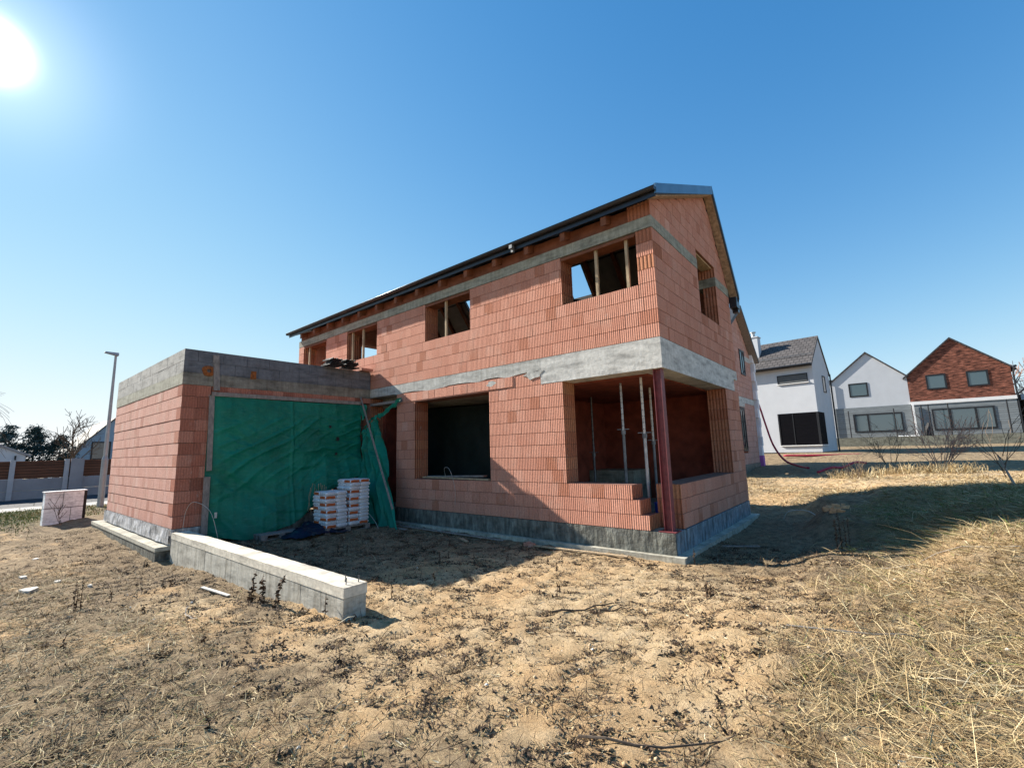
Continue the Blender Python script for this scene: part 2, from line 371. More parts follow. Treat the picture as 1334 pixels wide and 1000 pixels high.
# ------------------------------------------------------------------ terrain
CP = np.array([(0, -.5, -.43), (-3, -.5, -.43), (-5, -2, -.43), (-7.5, -1.5, -.40), (-8.2, -3.5, -.42), (-2, -4.65, -.40), (-5, -4.8, -.50), (-8.4, -4.9, -.62),
 (-12, -5, -.56), (-15.5, -5, -.50), (-15.5, -3, -.45), (-17.5, -5.7, -.50), (-17.7, -4.7, -.38), (-19.3, -4.6, -.44), (-21, -4, -.36), (-26, -4, -.56), (-30, -4, -.52), (-33, -4, -.48), (-33, -10, -.48), (-26, -12, -.56), (.8, -5.2, -.34),
 (2.77, -7.5, -.24), (-1.8, -7.2, -.42), (-7, -7, -.62), (-12, -8, -.62), (3.2, -3.4, -.08), (2.4, .3, -.17), (3.9, 0, .36), (4.8, 3, .45), (1.1, 2, -.45), (.9, 4, -.47), (.8, 5.5, -.45), (.3, 3, -.45), (1.0, 0.2, -.42),
 (1.95, 6.2, .08), (2.0, 4, .05), (3, 6.2, .30), (5, 6.2, .40), (.2, 6.5, -.36), (1, 10, -.12), (3, 11, .15), (5, 10, .28), (0, 15, -.02), (5, 15, .25), (-2, 20, .22), (0, 22, .3),
 (0, 27, .7), (5, 27, .55), (3, 38, .75), (10, 38, .8), (0, 45, .88), (12, 45, .88), (20, 20, .5), (20, 45, .9), (10, 0, .5), (20, -10, .4), (3, -12, -.2), (0, -20, -.3), (-15, 22, 0), (-30, 20, -.2), (-10, -20, -.5),
 (-60, 0, -.3), (60, 0, .6), (0, 90, .9), (0, -70, 0), (-60, 60, 0), (60, 60, .8), (-200, 0, 0), (200, 0, .5), (0, 250, .8), (0, -200, 0)], float)
def hbase(x, y):
    x = np.asarray(x, float); y = np.asarray(y, float); num = 0; den = 0
    for a, b, c in CP:
        w = ((x-a)**2+(y-b)**2+.16)**-2.2; num = num+w*c; den = den+w
    return num/den
def h(x, y):
    x = np.asarray(x, float); y = np.asarray(y, float)
    z = hbase(x, y)
    near = np.exp(-((x+3)/30)**2-((y)/30)**2)
    z = z+near*((fbm(x*.9, y*.9, 3)-.5)*.06+(fbm(x*7, y*7, 4)-.5)*.055)
    return z+(fbm(x*.05, y*.05, 2)-.5)*np.clip((np.hypot(x, y)-60)/60, 0, 1)*1.2
def h1(x, y): return float(h(x, y))

def axis(segs, far):
    out = []
    for a, b, st in segs: out += list(np.arange(a, b, st))
    lo, hi = out[0], segs[-1][1]; out.append(hi)
    st = .6; p = hi
    while p < far: st *= 1.3; p += st; out.append(p)
    st = .6; p = lo; pre = []
    while p > -far: st *= 1.3; p -= st; pre.append(p)
    return np.array(pre[::-1]+out)
def path_mask(x, y): return sstep(-29.2, -28.8, x-.25*y*0)*(1-sstep(-25.3, -24.9, x))
def straw_density(x, y):
    m = sstep(1.7, 3.0, x+.35*(fbm(x*.8, y*.8, 3)-.5)*4)*sstep(-9, -4, y+2)            # the raised grassy ground on the right
    m = np.maximum(m, sstep(.2, 1.4, x-y*.25-2.5)*sstep(-2.2, -3.4, y))
    f = sstep(-5.3, -6.3, y+.35*x*0+1.2*(fbm(x*.6+9, y*.6, 3)-.5)*2)*sstep(1.0, -.6, x)    # lower left foreground
    far = sstep(5.5, 8., y)*sstep(-2.4, -.4, x)*.8
    left = sstep(-9.5, -14, x)*sstep(-4.4, -5, y)*.25
    return np.clip(np.maximum.reduce([m, f*.9, far, left]), 0, 1)
def sand_mask(x, y):
    a = np.exp(-(((x+.5)/3.6)**2+((y+3.0)/3.2)**2)**1.5)
    b = np.exp(-(((x-1.6)/1.3)**2+((y+1.4)/1.5)**2))*.6
    c = np.exp(-(((x+4.3)/1.6)**2+((y+5.6)/.75)**2))*.95
    return np.clip(np.maximum.reduce([a, b, c]), 0, 1)
def make_ground():
    xs = axis([(-34, -17, .2), (-17, -10, .1), (-10, 6.5, .05), (6.5, 14, .2)], 2500.)
    ys = axis([(-12, -7.6, .2), (-7.6, 3.5, .05), (3.5, 8, .09), (8, 30, .25), (30, 48, .6)], 2500.)
    X, Y = np.meshgrid(xs, ys); nx, ny = len(xs), len(ys)
    Z = h(X, Y)
    fine = (X > -18) & (X < 7) & (Y > -8) & (Y < 8)
    Z = Z+np.where(fine, (vnoise(X*17, Y*17)-.5)*.022+(vnoise(X*9, Y*9)-.5)*.03, 0)
    me = bpy.data.meshes.new('ground')
    V = np.stack([X, Y, Z], -1).reshape(-1, 3)
    me.vertices.add(len(V)); me.vertices.foreach_set('co', V.ravel())
    i = (np.arange(ny-1)[:, None]*nx+np.arange(nx-1)[None]).ravel()
    F = np.stack([i, i+1, i+nx+1, i+nx], -1)
    me.loops.add(F.size); me.loops.foreach_set('vertex_index', F.ravel())
    me.polygons.add(len(F)); me.polygons.foreach_set('loop_start', np.arange(len(F))*4); me.polygons.foreach_set('loop_total', np.full(len(F), 4))
    me.polygons.foreach_set('use_smooth', np.ones(len(F), bool)); me.update(calc_edges=True)
    ca = me.color_attributes.new('soil', 'FLOAT_COLOR', 'POINT')
    x, y = V[:, 0], V[:, 1]
    s = sand_mask(x, y)
    d = straw_density(x, y)
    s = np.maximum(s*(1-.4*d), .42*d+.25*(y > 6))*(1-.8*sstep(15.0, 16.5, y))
    g = np.exp(-(((x+21.5)/3.2)**2+((y+6.2)/1.8)**2))*.9+.45*sstep(2, 3, x)*sstep(.5, 2., y)*(1-sstep(5.3, 6.2, y))+.3*(np.hypot(x, y) > 60)
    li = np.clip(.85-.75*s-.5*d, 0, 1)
    c = np.stack([s, np.clip(g, 0, 1), li, np.ones_like(s)], -1).astype(np.float32)
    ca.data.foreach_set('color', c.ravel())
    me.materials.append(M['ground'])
    o = bpy.data.objects.new('ground', me); COL.objects.link(o); o['kind'] = 'structure'
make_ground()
def strip(name, x0, x1, y0, y1, dz, mat, n=60):
    b = MB(); b.grid(lambda u, v: (x0+(x1-x0)*u, y0+(y1-y0)*v, h1(x0+(x1-x0)*u, y0+(y1-y0)*v)+dz), 6, n)
    o = b.build(name, mat, smooth=True); o['kind'] = 'structure'
M['slab'] = concrete('pale_paving', (.40, .38, .35), .15)
strip('pavement', -27.2, -23.9, -40, 30, .035, 'slab')
strip('road', -32.6, -27.3, -40, 30, .02, 'asphalt')

# ------------------------------------------------------------------ wall of individually laid blocks
class Wall:
    """frame: origin O, direction along the wall A, outward normal N (axis aligned)"""
    def __init__(s, O, A, N): s.O, s.A, s.N = Vector(O), Vector(A), Vector(N)
    def P(s, u, z, d): return s.O+s.A*u+Vector((0, 0, z))-s.N*d
    def block(s, b, u0, u1, z0, z1, d0, d1, m=0, t=.5, me=None, top=None):
        z1a = z1b = z1
        if top:
            z1a, z1b = min(z1, top(u0)), min(z1, top(u1))
            if z1a < z0+.01 and z1b < z0+.01: return
            z1a, z1b = max(z1a, z0+.002), max(z1b, z0+.002)
        p = [s.P(u0, z0, d0), s.P(u1, z0, d0), s.P(u1, z0, d1), s.P(u0, z0, d1), s.P(u0, z1a, d0), s.P(u1, z1b, d0), s.P(u1, z1b, d1), s.P(u0, z1a, d1)]
        if s.A.cross(Vector((0, 0, 1))).dot(s.N) < 0: p = [p[i] for i in (1, 0, 3, 2, 5, 4, 7, 6)]
        me = m if me is None else me
        b.hexa(p, m, t, ms={3: me, 5: me})
    def cuts(s, u0, u1, z0, z1, ops):
        zm = (z0+z1)/2; segs = [(u0, u1)]
        for a, c, e, f in ops:
            if not (e <= zm <= f): continue
            new = []
            for p, q in segs:
                if c <= p or a >= q: new.append((p, q)); continue
                if a > p+.01: new.append((p, a))
                if c < q-.01: new.append((c, q))
            segs = new
        return segs
    def lay(s, b, u0, u1, z0, rows, rh, ops, thick=.44, bw=.25, m=0, me=1, mc=2, top=None, qu=(0, 0), jit=.005, gap=.010, vg=.004, phase=0, mid=None, zcoarse=None, qc=None, cjit=0.):
        """qu: (left, right) -> 1: this wall owns the corner on even courses, -1: on odd ones, 0: always runs to the end"""
        for k in range(rows):
            a, c = z0+k*rh, z0+(k+1)*rh
            ua, ub = u0, u1
            own = ((k+phase) % 2 == 0)
            w_ = qc or thick; cd_ = U(0, cjit)
            if qu[0]: ua = u0 if own == (qu[0] > 0) else u0+w_
            if qu[1]: ub = u1 if own == (qu[1] > 0) else u1-w_
            for p, q in s.cuts(ua, ub, a, c, ops):
                off = (.125 if k % 2 else 0); n0 = math.floor((p-off)/bw)
                e = n0*bw+off
                while e < q-1e-4:
                    f0, f1 = max(e, p), min(e+bw, q); e += bw
                    if f1-f0 < .02: continue
                    d = cd_+U(0, jit); tt = min(1, max(0, random.gauss(.52, .15)))
                    if random.random() < .04: tt = U(0, .12)
                    endm = me
                    if qu != (0, 0) and (abs(f0-u0) < .01 and qu[0] or abs(f1-u1) < .01 and qu[1]):
                        endm = me if (zcoarse and a > zcoarse) else m
                    s.block(b, f0+vg/2, f1-vg/2, a+gap/2, c-gap/2, d, thick-.002, m, tt, endm, top)
                # dark core behind the joints
                s.block(b, p+.012, q-.012, a-.001, c+.001 if k < rows-1 else c-.012, .014, thick-.016, mc, .5, mc, (lambda u: top(u)-.012) if top else None)

# ------------------------------------------------------------------ the unfinished house
L, W, TH = -13.4, 5.29, .44
ZR = 3.30
ro_n = lambda y: 5.855+.455*y                       # underside of near slope
RY, RZ = 3.73, 7.75                                 # ridge
ro_f = lambda y: RZ-.19-(y-RY)*1.285                # underside of far slope
def roof_under(y): return min(ro_n(y), ro_f(y))
house = empty('unfinished_house', (0, 0, -.4), 'unfinished red block house with bare window openings, dark gable roof and attached flat garage', 'house')
def part(b, name, mats, **k): return b.build(name, mats, house, **k)
BM = ['brick', 'brick_end', 'mortar', 'dark_brick']
fac = Wall((0, 0, 0), (1, 0, 0), (0, -1, 0)); gab = Wall((0, 0, 0), (0, 1, 0), (1, 0, 0))
bck = Wall((0, W, 0), (1, 0, 0), (0, 1, 0)); lft = Wall((L, 0, 0), (0, 1, 0), (-1, 0, 0))
# front wall
b = MB()
lo = [(-8.75, -7.47, -1, 2.80), (-6.68, -4.03, .75, 2.78), (-2.04, 0, .75, 2.75)]
low = lo+[(-.70, 0, .5, .75), (-.56, 0, .25, .5), (-.42, 0, -.1, .25)]
fac.lay(b, L, 0, 0, 11, .25, low)
fac.lay(b, L, -2.565, 2.75, 1, .28, [(-8.75, -7.47, -1, 3)], jit=.006)
ups = [(-13.03, -11.44, 3.2, 5.32), (-10.13, -8.48, 4.31, 5.32), (-6.27, -4.60, 4.32, 5.32), (-1.956, -.316, 4.33, 5.32)]
fac.lay(b, L, 0, ZR, 8, .254, ups, qu=(0, 1), zcoarse=4.5, qc=.312)
part(b, 'front_wall', BM)
b = MB()
gab.lay(b, .44, W, 0, 11, .25, [(-1, 4.05, .75, 2.76)])
b2 = MB()
part(b, 'gable_wall_lower', BM)
b = MB()
gab.lay(b, 0, W, ZR, 8, .254, [(2.62, 4.06, 4.33, 5.82)], thick=.312, qu=(1, 0), phase=1, jit=.003, zcoarse=4.4, qc=.44)
gab.lay(b, 0, W, 5.565, 9, .25, [(2.62, 4.06, 4.33, 5.82)], top=roof_under, jit=.003)
part(b, 'gable_wall_upper', BM)
b = MB()
bck.lay(b, L+TH, -TH, 0, 12, .275, [(-3, -2, 0, 2.2)])
bck.lay(b, L+TH, -TH, ZR, 9, .25, [])
part(b, 'rear_wall', BM)
b = MB()
lft.lay(b, TH, W, 0, 12, .275, []); lft.lay(b, TH, W, ZR, 9, .25, [(2.3, 3.7, 4.2, 5.82)]); lft.lay(b, TH, W, 5.55, 9, .25, [(2.3, 3.7, 4.2, 5.82)], top=roof_under)
part(b, 'end_wall', BM)
# low parapet of the gable opening: cleaner solid end by the column, inner partitions
b = MB()
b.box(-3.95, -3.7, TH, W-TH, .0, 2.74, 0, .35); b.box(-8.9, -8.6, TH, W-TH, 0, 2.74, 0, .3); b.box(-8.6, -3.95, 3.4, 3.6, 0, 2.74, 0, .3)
part(b, 'partition_wall', ['shade_lining'])
b = MB(); b.box(L+.3, -.06, .06, W-.3, -.3, -.004); b.box(L+TH, -TH-.01, TH+.01, W-TH-.01, 2.752, 3.28); part(b, 'floor_slab', ['concrete_dark'])
b = MB()
b.box(-3.65, -2.35, 3.7, 4.78, 0, .80); b.box(-3.65, -3.2, 2.6, 3.69, 0, .5)
part(b, 'concrete_stair', 'concrete_dark')
b = MB(); b.box(-3.698, -.45, 4.80, 4.838, .0, 2.74, 0, .3); b.box(-3.698, -3.66, TH+.01, 4.80, 0, 2.74, 0, .2); b.box(-3.69, -.45, TH+.01, 4.79, 2.72, 2.7515, 0, .05); part(b, 'inner_shade_skin', ['shade_lining'])  # thin skin over walls and ceiling, the room's shade put into its colour
b = MB(); b.grid(lambda u, v: (-8.5+4.5*u, 1.1+.25*float(fbm(u*7, v*2, 3))+.8*u, 2.7-2.68*v), 40, 20); tag(b.build('sheet', 'shade_sheet', smooth=True), 'green sheet hung up inside the room to darken the large ground floor window, near-black for shade', 'tarpaulin')  # added to darken the window opening; shade is put into its green
# concrete ring beam: deep and pale round the corner opening, thin and rough along the rest
b = MB()
b.box(-2.565, .004, -.004, TH, 2.752, ZR-.006); b.box(-TH, .0035, TH, 4.92, 2.7525, ZR-.0065); b.box(-TH, .0035, 4.92, W+.003, 3.06, ZR-.0065)
part(b, 'corner_beam', 'concrete_pale')
b = MB()
def ragged(b, x0, x1, zb, zt, y, amp):
    n = int((x1-x0)/.08); x = x0
    for i in range(n):
        xa, xb = x0+(x1-x0)*i/n, x0+(x1-x0)*(i+1)/n
        z = lambda q: zb-amp*max(0, float(vnoise(q*2.3, 4.))-.35)*1.6
        b.hexa([(xa, y, z(xa)), (xb, y, z(xb)), (xb, y+TH, z(xb)), (xa, y+TH, z(xa)), (xa, y, zt), (xb, y, zt), (xb, y+TH, zt), (xa, y+TH, zt)], skip=(3, 5) if 0 < i < n-1 else ())
ragged(b, L, -2.567, 3.045, ZR-.006, -.0055, .05)
part(b, 'ring_beam', 'concrete')
b = MB()
def smear(cx, cz, rx, rz, n=26):
    P = []
    for i in range(n):
        a = 2*math.pi*i/n; k = .55+.75*float(vnoise(math.cos(a)*2.3+cx*3, math.sin(a)*2.3+cz*3)); P.append((cx+math.cos(a)*rx*k, cz+math.sin(a)*rz*k))
    b.face([(x, -.0125, z) for x, z in P])
    for i in range(n): (xa, za), (xb, zb_) = P[i], P[(i+1) % n]; b.face([(xa, -.0125, za), (xa, .01, za), (xb, .01, zb_), (xb, -.0125, zb_)])
smear(-2.74, 2.98, .24, .10); part(b, 'mortar_patch', 'concrete')
b = MB(); smear(-3.95, 2.92, .14, .07); part(b, 'mortar_patch', 'concrete')
b = MB()
b.box(L-.003, .003, -.003, TH, 5.34, 5.56)
part(b, 'eaves_beam', 'concrete_dark')
b = MB()
b.box(-TH, .0045, TH, 2.62, 5.335, 5.562); part(b, 'gable_beam', 'concrete_dark'); b = MB(); b.box(-TH, .0045, 4.06, W, 5.335, 5.562)
part(b, 'gable_beam', 'concrete_dark')
# lintel bricks over the big window
b = MB(); 
for i in range(17):
    x = -7.30+i*.235; b.box(x+.003, x+.229, -.008-U(0, .004), TH-.1, 2.785, 3.0, 0, U(.3, .95))
part(b, 'lintel', ['brick'])
b = MB(); b.box(-8.73, -7.2, -.012, .3, 2.80, 2.87); part(b, 'door_lintel', 'wood_grey')
# plinth with membrane and footing
b = MB()
b.grid(lambda u, v: (-7.45+u*(7.455), -.012-.012*float(vnoise(u*40, v*3)), -.345+.345*v-.002), 120, 6)
b.box(-7.45, 0.0, 0, .3, -.4, -.006); part(b, 'plinth_membrane', 'membrane', smooth=False)
b = MB()
y = .02
while y < W-.05:
    y2 = min(W, y+.5); b.box(-.3, .006+U(0, .008), y+.006, y2-.006, -.36, -.01); y = y2
b.box(-.3, -.01, .02, W, -.38, -.012); part(b, 'plinth_block', 'membrane_blue')
b = MB(); b.box(-7.5, .17, -.125, .1, -.60, -.352); b.box(-.1, .168, .1, W+.2, -.60, -.353); part(b, 'footing', 'footing')
# steel column at the open corner
b = MB()
cx, cy = -.125, .125
b.box(cx-.07, cx-.058, cy-.07, cy+.07, .012, 2.75); b.box(cx+.058, cx+.07, cy-.07, cy+.07, .012, 2.75); b.box(cx-.058, cx+.058, cy-.005, cy+.005, .012, 2.75)
b.box(cx-.15, cx+.14, cy-.13, cy+.14, -.003, .012)
part(b, 'steel_column', 'steel_red')
# timber uprights and head boards in the upper openings
for x in (-12.75, -9.93, -9.33, -5.55, -1.20, -.56):
    zb = 3.45 if x < -12 else 4.32
    b = MB(); b.box(x, x+.055, .05, .105, zb, 5.29); part(b, 'window_post', 'wood')
for a, c, e, f in ups:
    b = MB(); b.box(a, c, .02, .40, 5.285, 5.325); b.box(a+.02, c-.02, -.002, .02, 5.25, 5.30); part(b, 'head_board', 'rafter')
b = MB(); b.box(-.3, -.06, 2.63, 4.05, 5.78, 5.82); part(b, 'head_board', 'wood')
# roof
roof_t = .17
X0, X1, EY, FY = -13.80, .20, -.19, 5.55
rn = lambda y: ro_n(y)+.19; rf = lambda y: ro_f(y)+.19
b = MB()
b.hexa([(X0, EY, rn(EY)-roof_t), (X1, EY, rn(EY)-roof_t), (X1, RY, rn(RY)-roof_t), (X0, RY, rn(RY)-roof_t), (X0, EY, rn(EY)), (X1, EY, rn(EY)), (X1, RY, RZ), (X0, RY, RZ)])
holes = [(-4.55, -3.85), (-8.95, -8.2)]; ya, yb = 4.14, 4.86
def slab(b, x0, x1, y0, y1):
    b.hexa([(x0, y0, rf(y0)-roof_t), (x1, y0, rf(y0)-roof_t), (x1, y1, rf(y1)-roof_t), (x0, y1, rf(y1)-roof_t), (x0, y0, rf(y0)), (x1, y0, rf(y0)), (x1, y1, rf(y1)), (x0, y1, rf(y1))])
slab(b, X0, X1, RY, ya); slab(b, X0, X1, yb, FY)
xs = [X0]+[q for hh in sorted(holes) for q in hh]+[X1]
for i in range(0, len(xs), 2): slab(b, xs[i], xs[i+1], ya, yb)
roof = part(b, 'roof', ['roof_tile'])
b = MB()
for y0, y1, fz in ((.45, RY-.02, ro_n), (RY+.02, ya-.03, ro_f), (yb+.03, 5.0, ro_f)):
    b.face([(L+TH, y0, fz(y0)-.012), (-TH, y0, fz(y0)-.012), (-TH, y1, fz(y1)-.012), (L+TH, y1, fz(y1)-.012)])
for i in range(0, len(xs), 2):
    xa, xb = max(xs[i]+.02, L+TH), min(xs[i+1]-.02, -TH); b.face([(xa, ya, ro_f(ya)-.012), (xb, ya, ro_f(ya)-.012), (xb, yb, ro_f(yb)-.012), (xa, yb, ro_f(yb)-.012)])
part(b, 'roof_underlay', 'foil')
for x in np.arange(-13.0, -.2, .93):
    b = MB(); yy = -.17
    b.hexa([(x, yy, ro_n(yy)-.19), (x+.11, yy, ro_n(yy)-.19), (x+.11, RY, ro_n(RY)-.2), (x, RY, ro_n(RY)-.2), (x, yy, ro_n(yy)-.02), (x+.11, yy, ro_n(yy)-.02), (x+.11, RY, ro_n(RY)-.02), (x, RY, ro_n(RY)-.02)])
    yy = RY+.1
    if not any(a-.12 < x < c for a, c in holes):
        b.hexa([(x, yy, ro_f(yy)-.2), (x+.11, yy, ro_f(yy)-.2), (x+.11, 5.25, ro_f(5.25)-.2), (x, 5.25, ro_f(5.25)-.2), (x, yy, ro_f(yy)-.015), (x+.11, yy, ro_f(yy)-.015), (x+.11, 5.25, ro_f(5.25)-.015), (x, 5.25, ro_f(5.25)-.015)])
    part(b, 'rafter', 'rafter')
b = MB(); b.box(-6.05, -5.9, 2.3, 2.45, 3.3, 6.8); part(b, 'roof_post', 'rafter'); b = MB(); b.box(-4.62, -4.5, 3.6, 3.72, 3.3, 7.4); part(b, 'roof_post', 'rafter')
b = MB(); b.box(L+.02, -.02, .06, TH-.05, 5.562, 5.84); part(b, 'wall_plate', 'board_red')
b = MB()
b.box(X0+.01, X1-.01, EY-.02, EY, rn(EY)-.20, rn(EY)-.01)                      # fascia
part(b, 'fascia', 'gutter')
b = MB()
n = 10; gy, gz, gr = EY-.060, rn(EY)-.055, .055
for i in range(n):
    a0, a1 = math.pi+math.pi*i/n, math.pi+math.pi*(i+1)/n
    p = lambda a, r: (gy+math.cos(a)*r, gz+math.sin(a)*r)
    for r in (gr, gr-.006):
        (y0, z0), (y1, z1) = p(a0, r), p(a1, r); b.face([(X0-.05, y0, z0), (X1+.01, y0, z0), (X1+.01, y1, z1), (X0-.05, y1, z1)])
b.tube([(X0-.05, gy-gr, gz+.004), (X1+.01, gy-gr, gz+.004)], .010, 6)
b.box(X1, X1+.012, gy-gr, gy+gr, gz-.06, gz+.01); b.box(X0-.05, X0-.04, gy-gr, gy+gr, gz-.06, gz+.01)
g = part(b, 'gutter', 'gutter', smooth=True)
b = MB(); b.box(-3.06, -2.98, gy-gr-.02, gy+.02, gz-.13, gz-.05); b.box(-3.05, -2.99, gy-.02, gy+.04, gz-.2, gz-.1); b.build('gutter_outlet', 'prop_dark', house)
b = MB()
b.hexa([(X1-.02, EY-.03, rn(EY)-.16), (X1+.012, EY-.03, rn(EY)-.16), (X1+.012, RY+.02, RZ-.18), (X1-.02, RY+.02, RZ-.18), (X1-.02, EY-.03, rn(EY)+.03), (X1+.012, EY-.03, rn(EY)+.03), (X1+.012, RY+.02, RZ+.04), (X1-.02, RY+.02, RZ+.04)])
part(b, 'verge_flashing', 'flash')
b = MB()
b.hexa([(X1-.02, RY, RZ-.10), (X1+.012, RY, RZ-.10), (X1+.012, FY, rf(FY)-.12), (X1-.02, FY, rf(FY)-.12), (X1-.02, RY, RZ+.04), (X1+.012, RY, RZ+.04), (X1+.012, FY+.02, rf(FY)+.03), (X1-.02, FY+.02, rf(FY)+.03)])
part(b, 'verge_trim', 'gutter')
b = MB()
b.hexa([(.004, EY, ro_n(EY)-.004), (X1-.02, EY, ro_n(EY)-.004), (X1-.02, RY, ro_n(RY)-.004), (.004, RY, ro_n(RY)-.004), (.004, EY, ro_n(EY)+.015), (X1-.02, EY, ro_n(EY)+.015), (X1-.02, RY, ro_n(RY)+.015), (.004, RY, ro_n(RY)+.015)])
for i in range(7):
    y0 = RY+(FY-RY)*i/7; y1 = RY+(FY-RY)*(i+.97)/7; z = U(-.016, -.004)
    b.hexa([(.004, y0, ro_f(y0)+z), (X1-.02, y0, ro_f(y0)+z-.01), (X1-.02, y1, ro_f(y1)+z-.01), (.004, y1, ro_f(y1)+z), (.004, y0, ro_f(y0)+.015), (X1-.02, y0, ro_f(y0)+.015), (X1-.02, y1, ro_f(y1)+.015), (.004, y1, ro_f(y1)+.015)])
part(b, 'soffit', 'osb')
b = MB(); b.box(.0, X1-.02, W+.02, FY+.1, 5.05, 5.33); b.box(.02, X1-.04, FY-.05, FY+.12, 4.95, 5.1); part(b, 'eaves_box', 'gutter')

# garage: pinkish side, dark front pier, concrete band and block parapet
GX, GY, GL, GZ = -8.75, -4.623, -15.31, 3.81
gfr = Wall((0, GY, 0), (1, 0, 0), (0, -1, 0)); gsd = Wall((GX, 0, 0), (0, 1, 0), (1, 0, 0))
b = MB(); gfr.lay(b, GL, GX, -.01, 12, .253, [], thick=.3, m=0, me=1, mc=2, jit=.003, cjit=.012, gap=.017, vg=.002, qu=(0, 1), zcoarse=-9); part(b, 'garage_wall', ['garage_brick', 'dark_brick', 'mortar'])
b = MB(); gsd.lay(b, GY, -4.06, -.01, 12, .253, [], thick=.3, m=0, me=0, mc=1, qu=(1, 0), phase=1, bw=.28, jit=.006); 
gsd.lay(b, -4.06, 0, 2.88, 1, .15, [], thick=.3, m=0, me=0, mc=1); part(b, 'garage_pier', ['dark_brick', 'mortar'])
b = MB(); b.box(GL, GL+.3, GY+.3, 0, -.01, 3.0); b.box(GL, L, -.3, -.001, -.01, 3.0); b.box(GL+.3, GX-.3, GY+.3, -.001, 3.03, 3.25); part(b, 'garage_shell', 'brick')
b = MB(); b.box(GL-.004, GX-.02, GY-.004, GY+.3, 3.026, 3.29); part(b, 'garage_beam', 'concrete_dark')
b = MB(); b.box(GX-.02, GX+.0045, GY-.005, -.008, 3.0265, 3.2895); b.box(GX-.3, GX-.02, GY+.3, -.008, 3.0265, 3.2895); part(b, 'garage_beam', 'beam_front')
b = MB()
for r in range(2):
    z0, z1 = 3.29+.26*r, 3.29+.26*(r+1); x = GL
    while x < GX-.02:
        x1 = min(GX-.002, x+.5-(.25 if (r and x == GL) else 0)); b.box(x+.003, x1-.003, GY-U(0, .006), GY+.2, z0+.003, z1-.003); x = x1
b.box(GL+.01, GX-.02, GY+.012, GY+.19, 3.29, GZ-.008); b.box(GL, GL+.2, GY+.2, 0, 3.29, GZ-.004)
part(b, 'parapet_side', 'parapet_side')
b = MB()
for r in range(2):
    z0, z1 = 3.29+.26*r, 3.29+.26*(r+1); y = GY
    while y < -.03:
        y1 = min(-.012, y+.5-(.25 if (r and y == GY) else 0)); b.box(GX-.2, GX+.001+U(0, .006), y+.003, y1-.003, z0+.003, z1-.003); y = y1
b.box(GX-.19, GX-.012, GY+.01, -.02, 3.29, GZ-.008)
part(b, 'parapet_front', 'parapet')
b = MB()
def ring(b, yc, zc, r0, r1, x0, x1, n=14):
    for i in range(n):
        a0, a1 = 2*math.pi*i/n, 2*math.pi*(i+1)/n
        f = lambda a, r, x: (x, yc+math.cos(a)*r*(1+.12*math.sin(3*a+yc*9)), zc+math.sin(a)*r*(1+.1*math.cos(2*a)))
        b.face([f(a0, r0, x1), f(a1, r0, x1), f(a1, r1, x1-.02), f(a0, r1, x1-.02)]); b.face([f(a0, r1, x1-.02), f(a1, r1, x1-.02), f(a1, r1, x0), f(a0, r1, x0)]); b.face([f(a0, r0, x0), f(a1, r0, x0), f(a1, r0, x1), f(a0, r0, x1)])
ring(b, -4.16, 3.36, .045, .13, GX, GX+.05); part(b, 'pipe_sleeve', 'foam')
b = MB(); b.box(GX, GX+.03, -3.28, -3.17, 3.28, 3.46); b.hexa([(GX, -3.3, 3.27), (GX+.035, -3.24, 3.27), (GX+.03, -3.17, 3.28), (GX, -3.15, 3.28), (GX, -3.29, 3.40), (GX+.04, -3.25, 3.43), (GX+.03, -3.18, 3.42), (GX, -3.16, 3.44)]); part(b, 'pipe_sleeve', 'foam')
b = MB()
b.grid(lambda u, v: (GL+u*(GX-GL)+.005, GY-.015-.03*float(vnoise(u*17, v*2))-.02*(1-v), -.30+.29*v), 110, 5); b.box(GL+.02, GX-.005, GY+.01, GY+.28, -.35, -.015)
b.box(GX-.28, GX-.01, GY+.02, -.02, -.35, -.02)
part(b, 'garage_plinth', 'membrane_pale')
b = MB(); b.box(-15.75, GX+.0, GY-.24, GY+.2, -.415, -.335); part(b, 'garage_footing', 'footing')
b = MB(); b.box(-15.73, GX-.02, GY-.225, GY+.2, -.95, -.415); part(b, 'footing_face', 'membrane')

# ------------------------------------------------------------------ tarpaulins and boards on the garage
y0t, y1t = -4.10, -.34
def tarpf(u, v):
    y = y0t+(y1t-y0t)*u
    zb = -.36+1.15*float(sstep(.32, .92, u))+.05*math.sin(u*21)
    z = 2.82+(zb-2.82)*v-.03*math.sin(u*math.pi)*(1-v)
    f = float(fbm(u*6-v*7, (u+v)*2.2, 3)); cre = 1-abs(2*f-1)
    x = GX+.045+.10*math.sin(math.pi*min(1, v*1.05))*math.sin(math.pi*u)+.07*(cre-.6)*min(1, v*3+.2)+.30*float(sstep(.62, 1, v))*float(sstep(.02, .3, u))
    cr = lambda q, w: math.exp(-((math.sin(q))/w)**2)
    n3 = float(fbm(u*5+3, v*4, 3)); n4 = float(fbm(u*2.2+7, v*2.2, 2))
    q = v*1.0+.62*u+.16*n4
    x += .030*cr(q*27, .45)*float(sstep(.03, .2, v))*(1-float(sstep(.60, .95, v)))*max(0, n3*2.4-.75)
    q2 = v-.35*u+.2*n3
    x += .018*cr(q2*19, .35)*max(0, n4*2.2-.8)
    x += .030*cr(u*38+2.2*n4*v, .5)*float(sstep(.45, .85, v))*n3+.018*cr(u*23+1.2*n3, .4)*(1-float(sstep(.0, .5, v)))*n4
    x += .022*math.exp(-((u-.48-.01*v)/.008)**2)+.02*(float(fbm(u*22, v*16, 3))-.5)
    e_ = float(sstep(.005, .07, u))
    x = (GX+.022)*(1-e_)+x*e_
    return (x, y, z)
b = MB(); b.grid(tarpf, 230, 170)
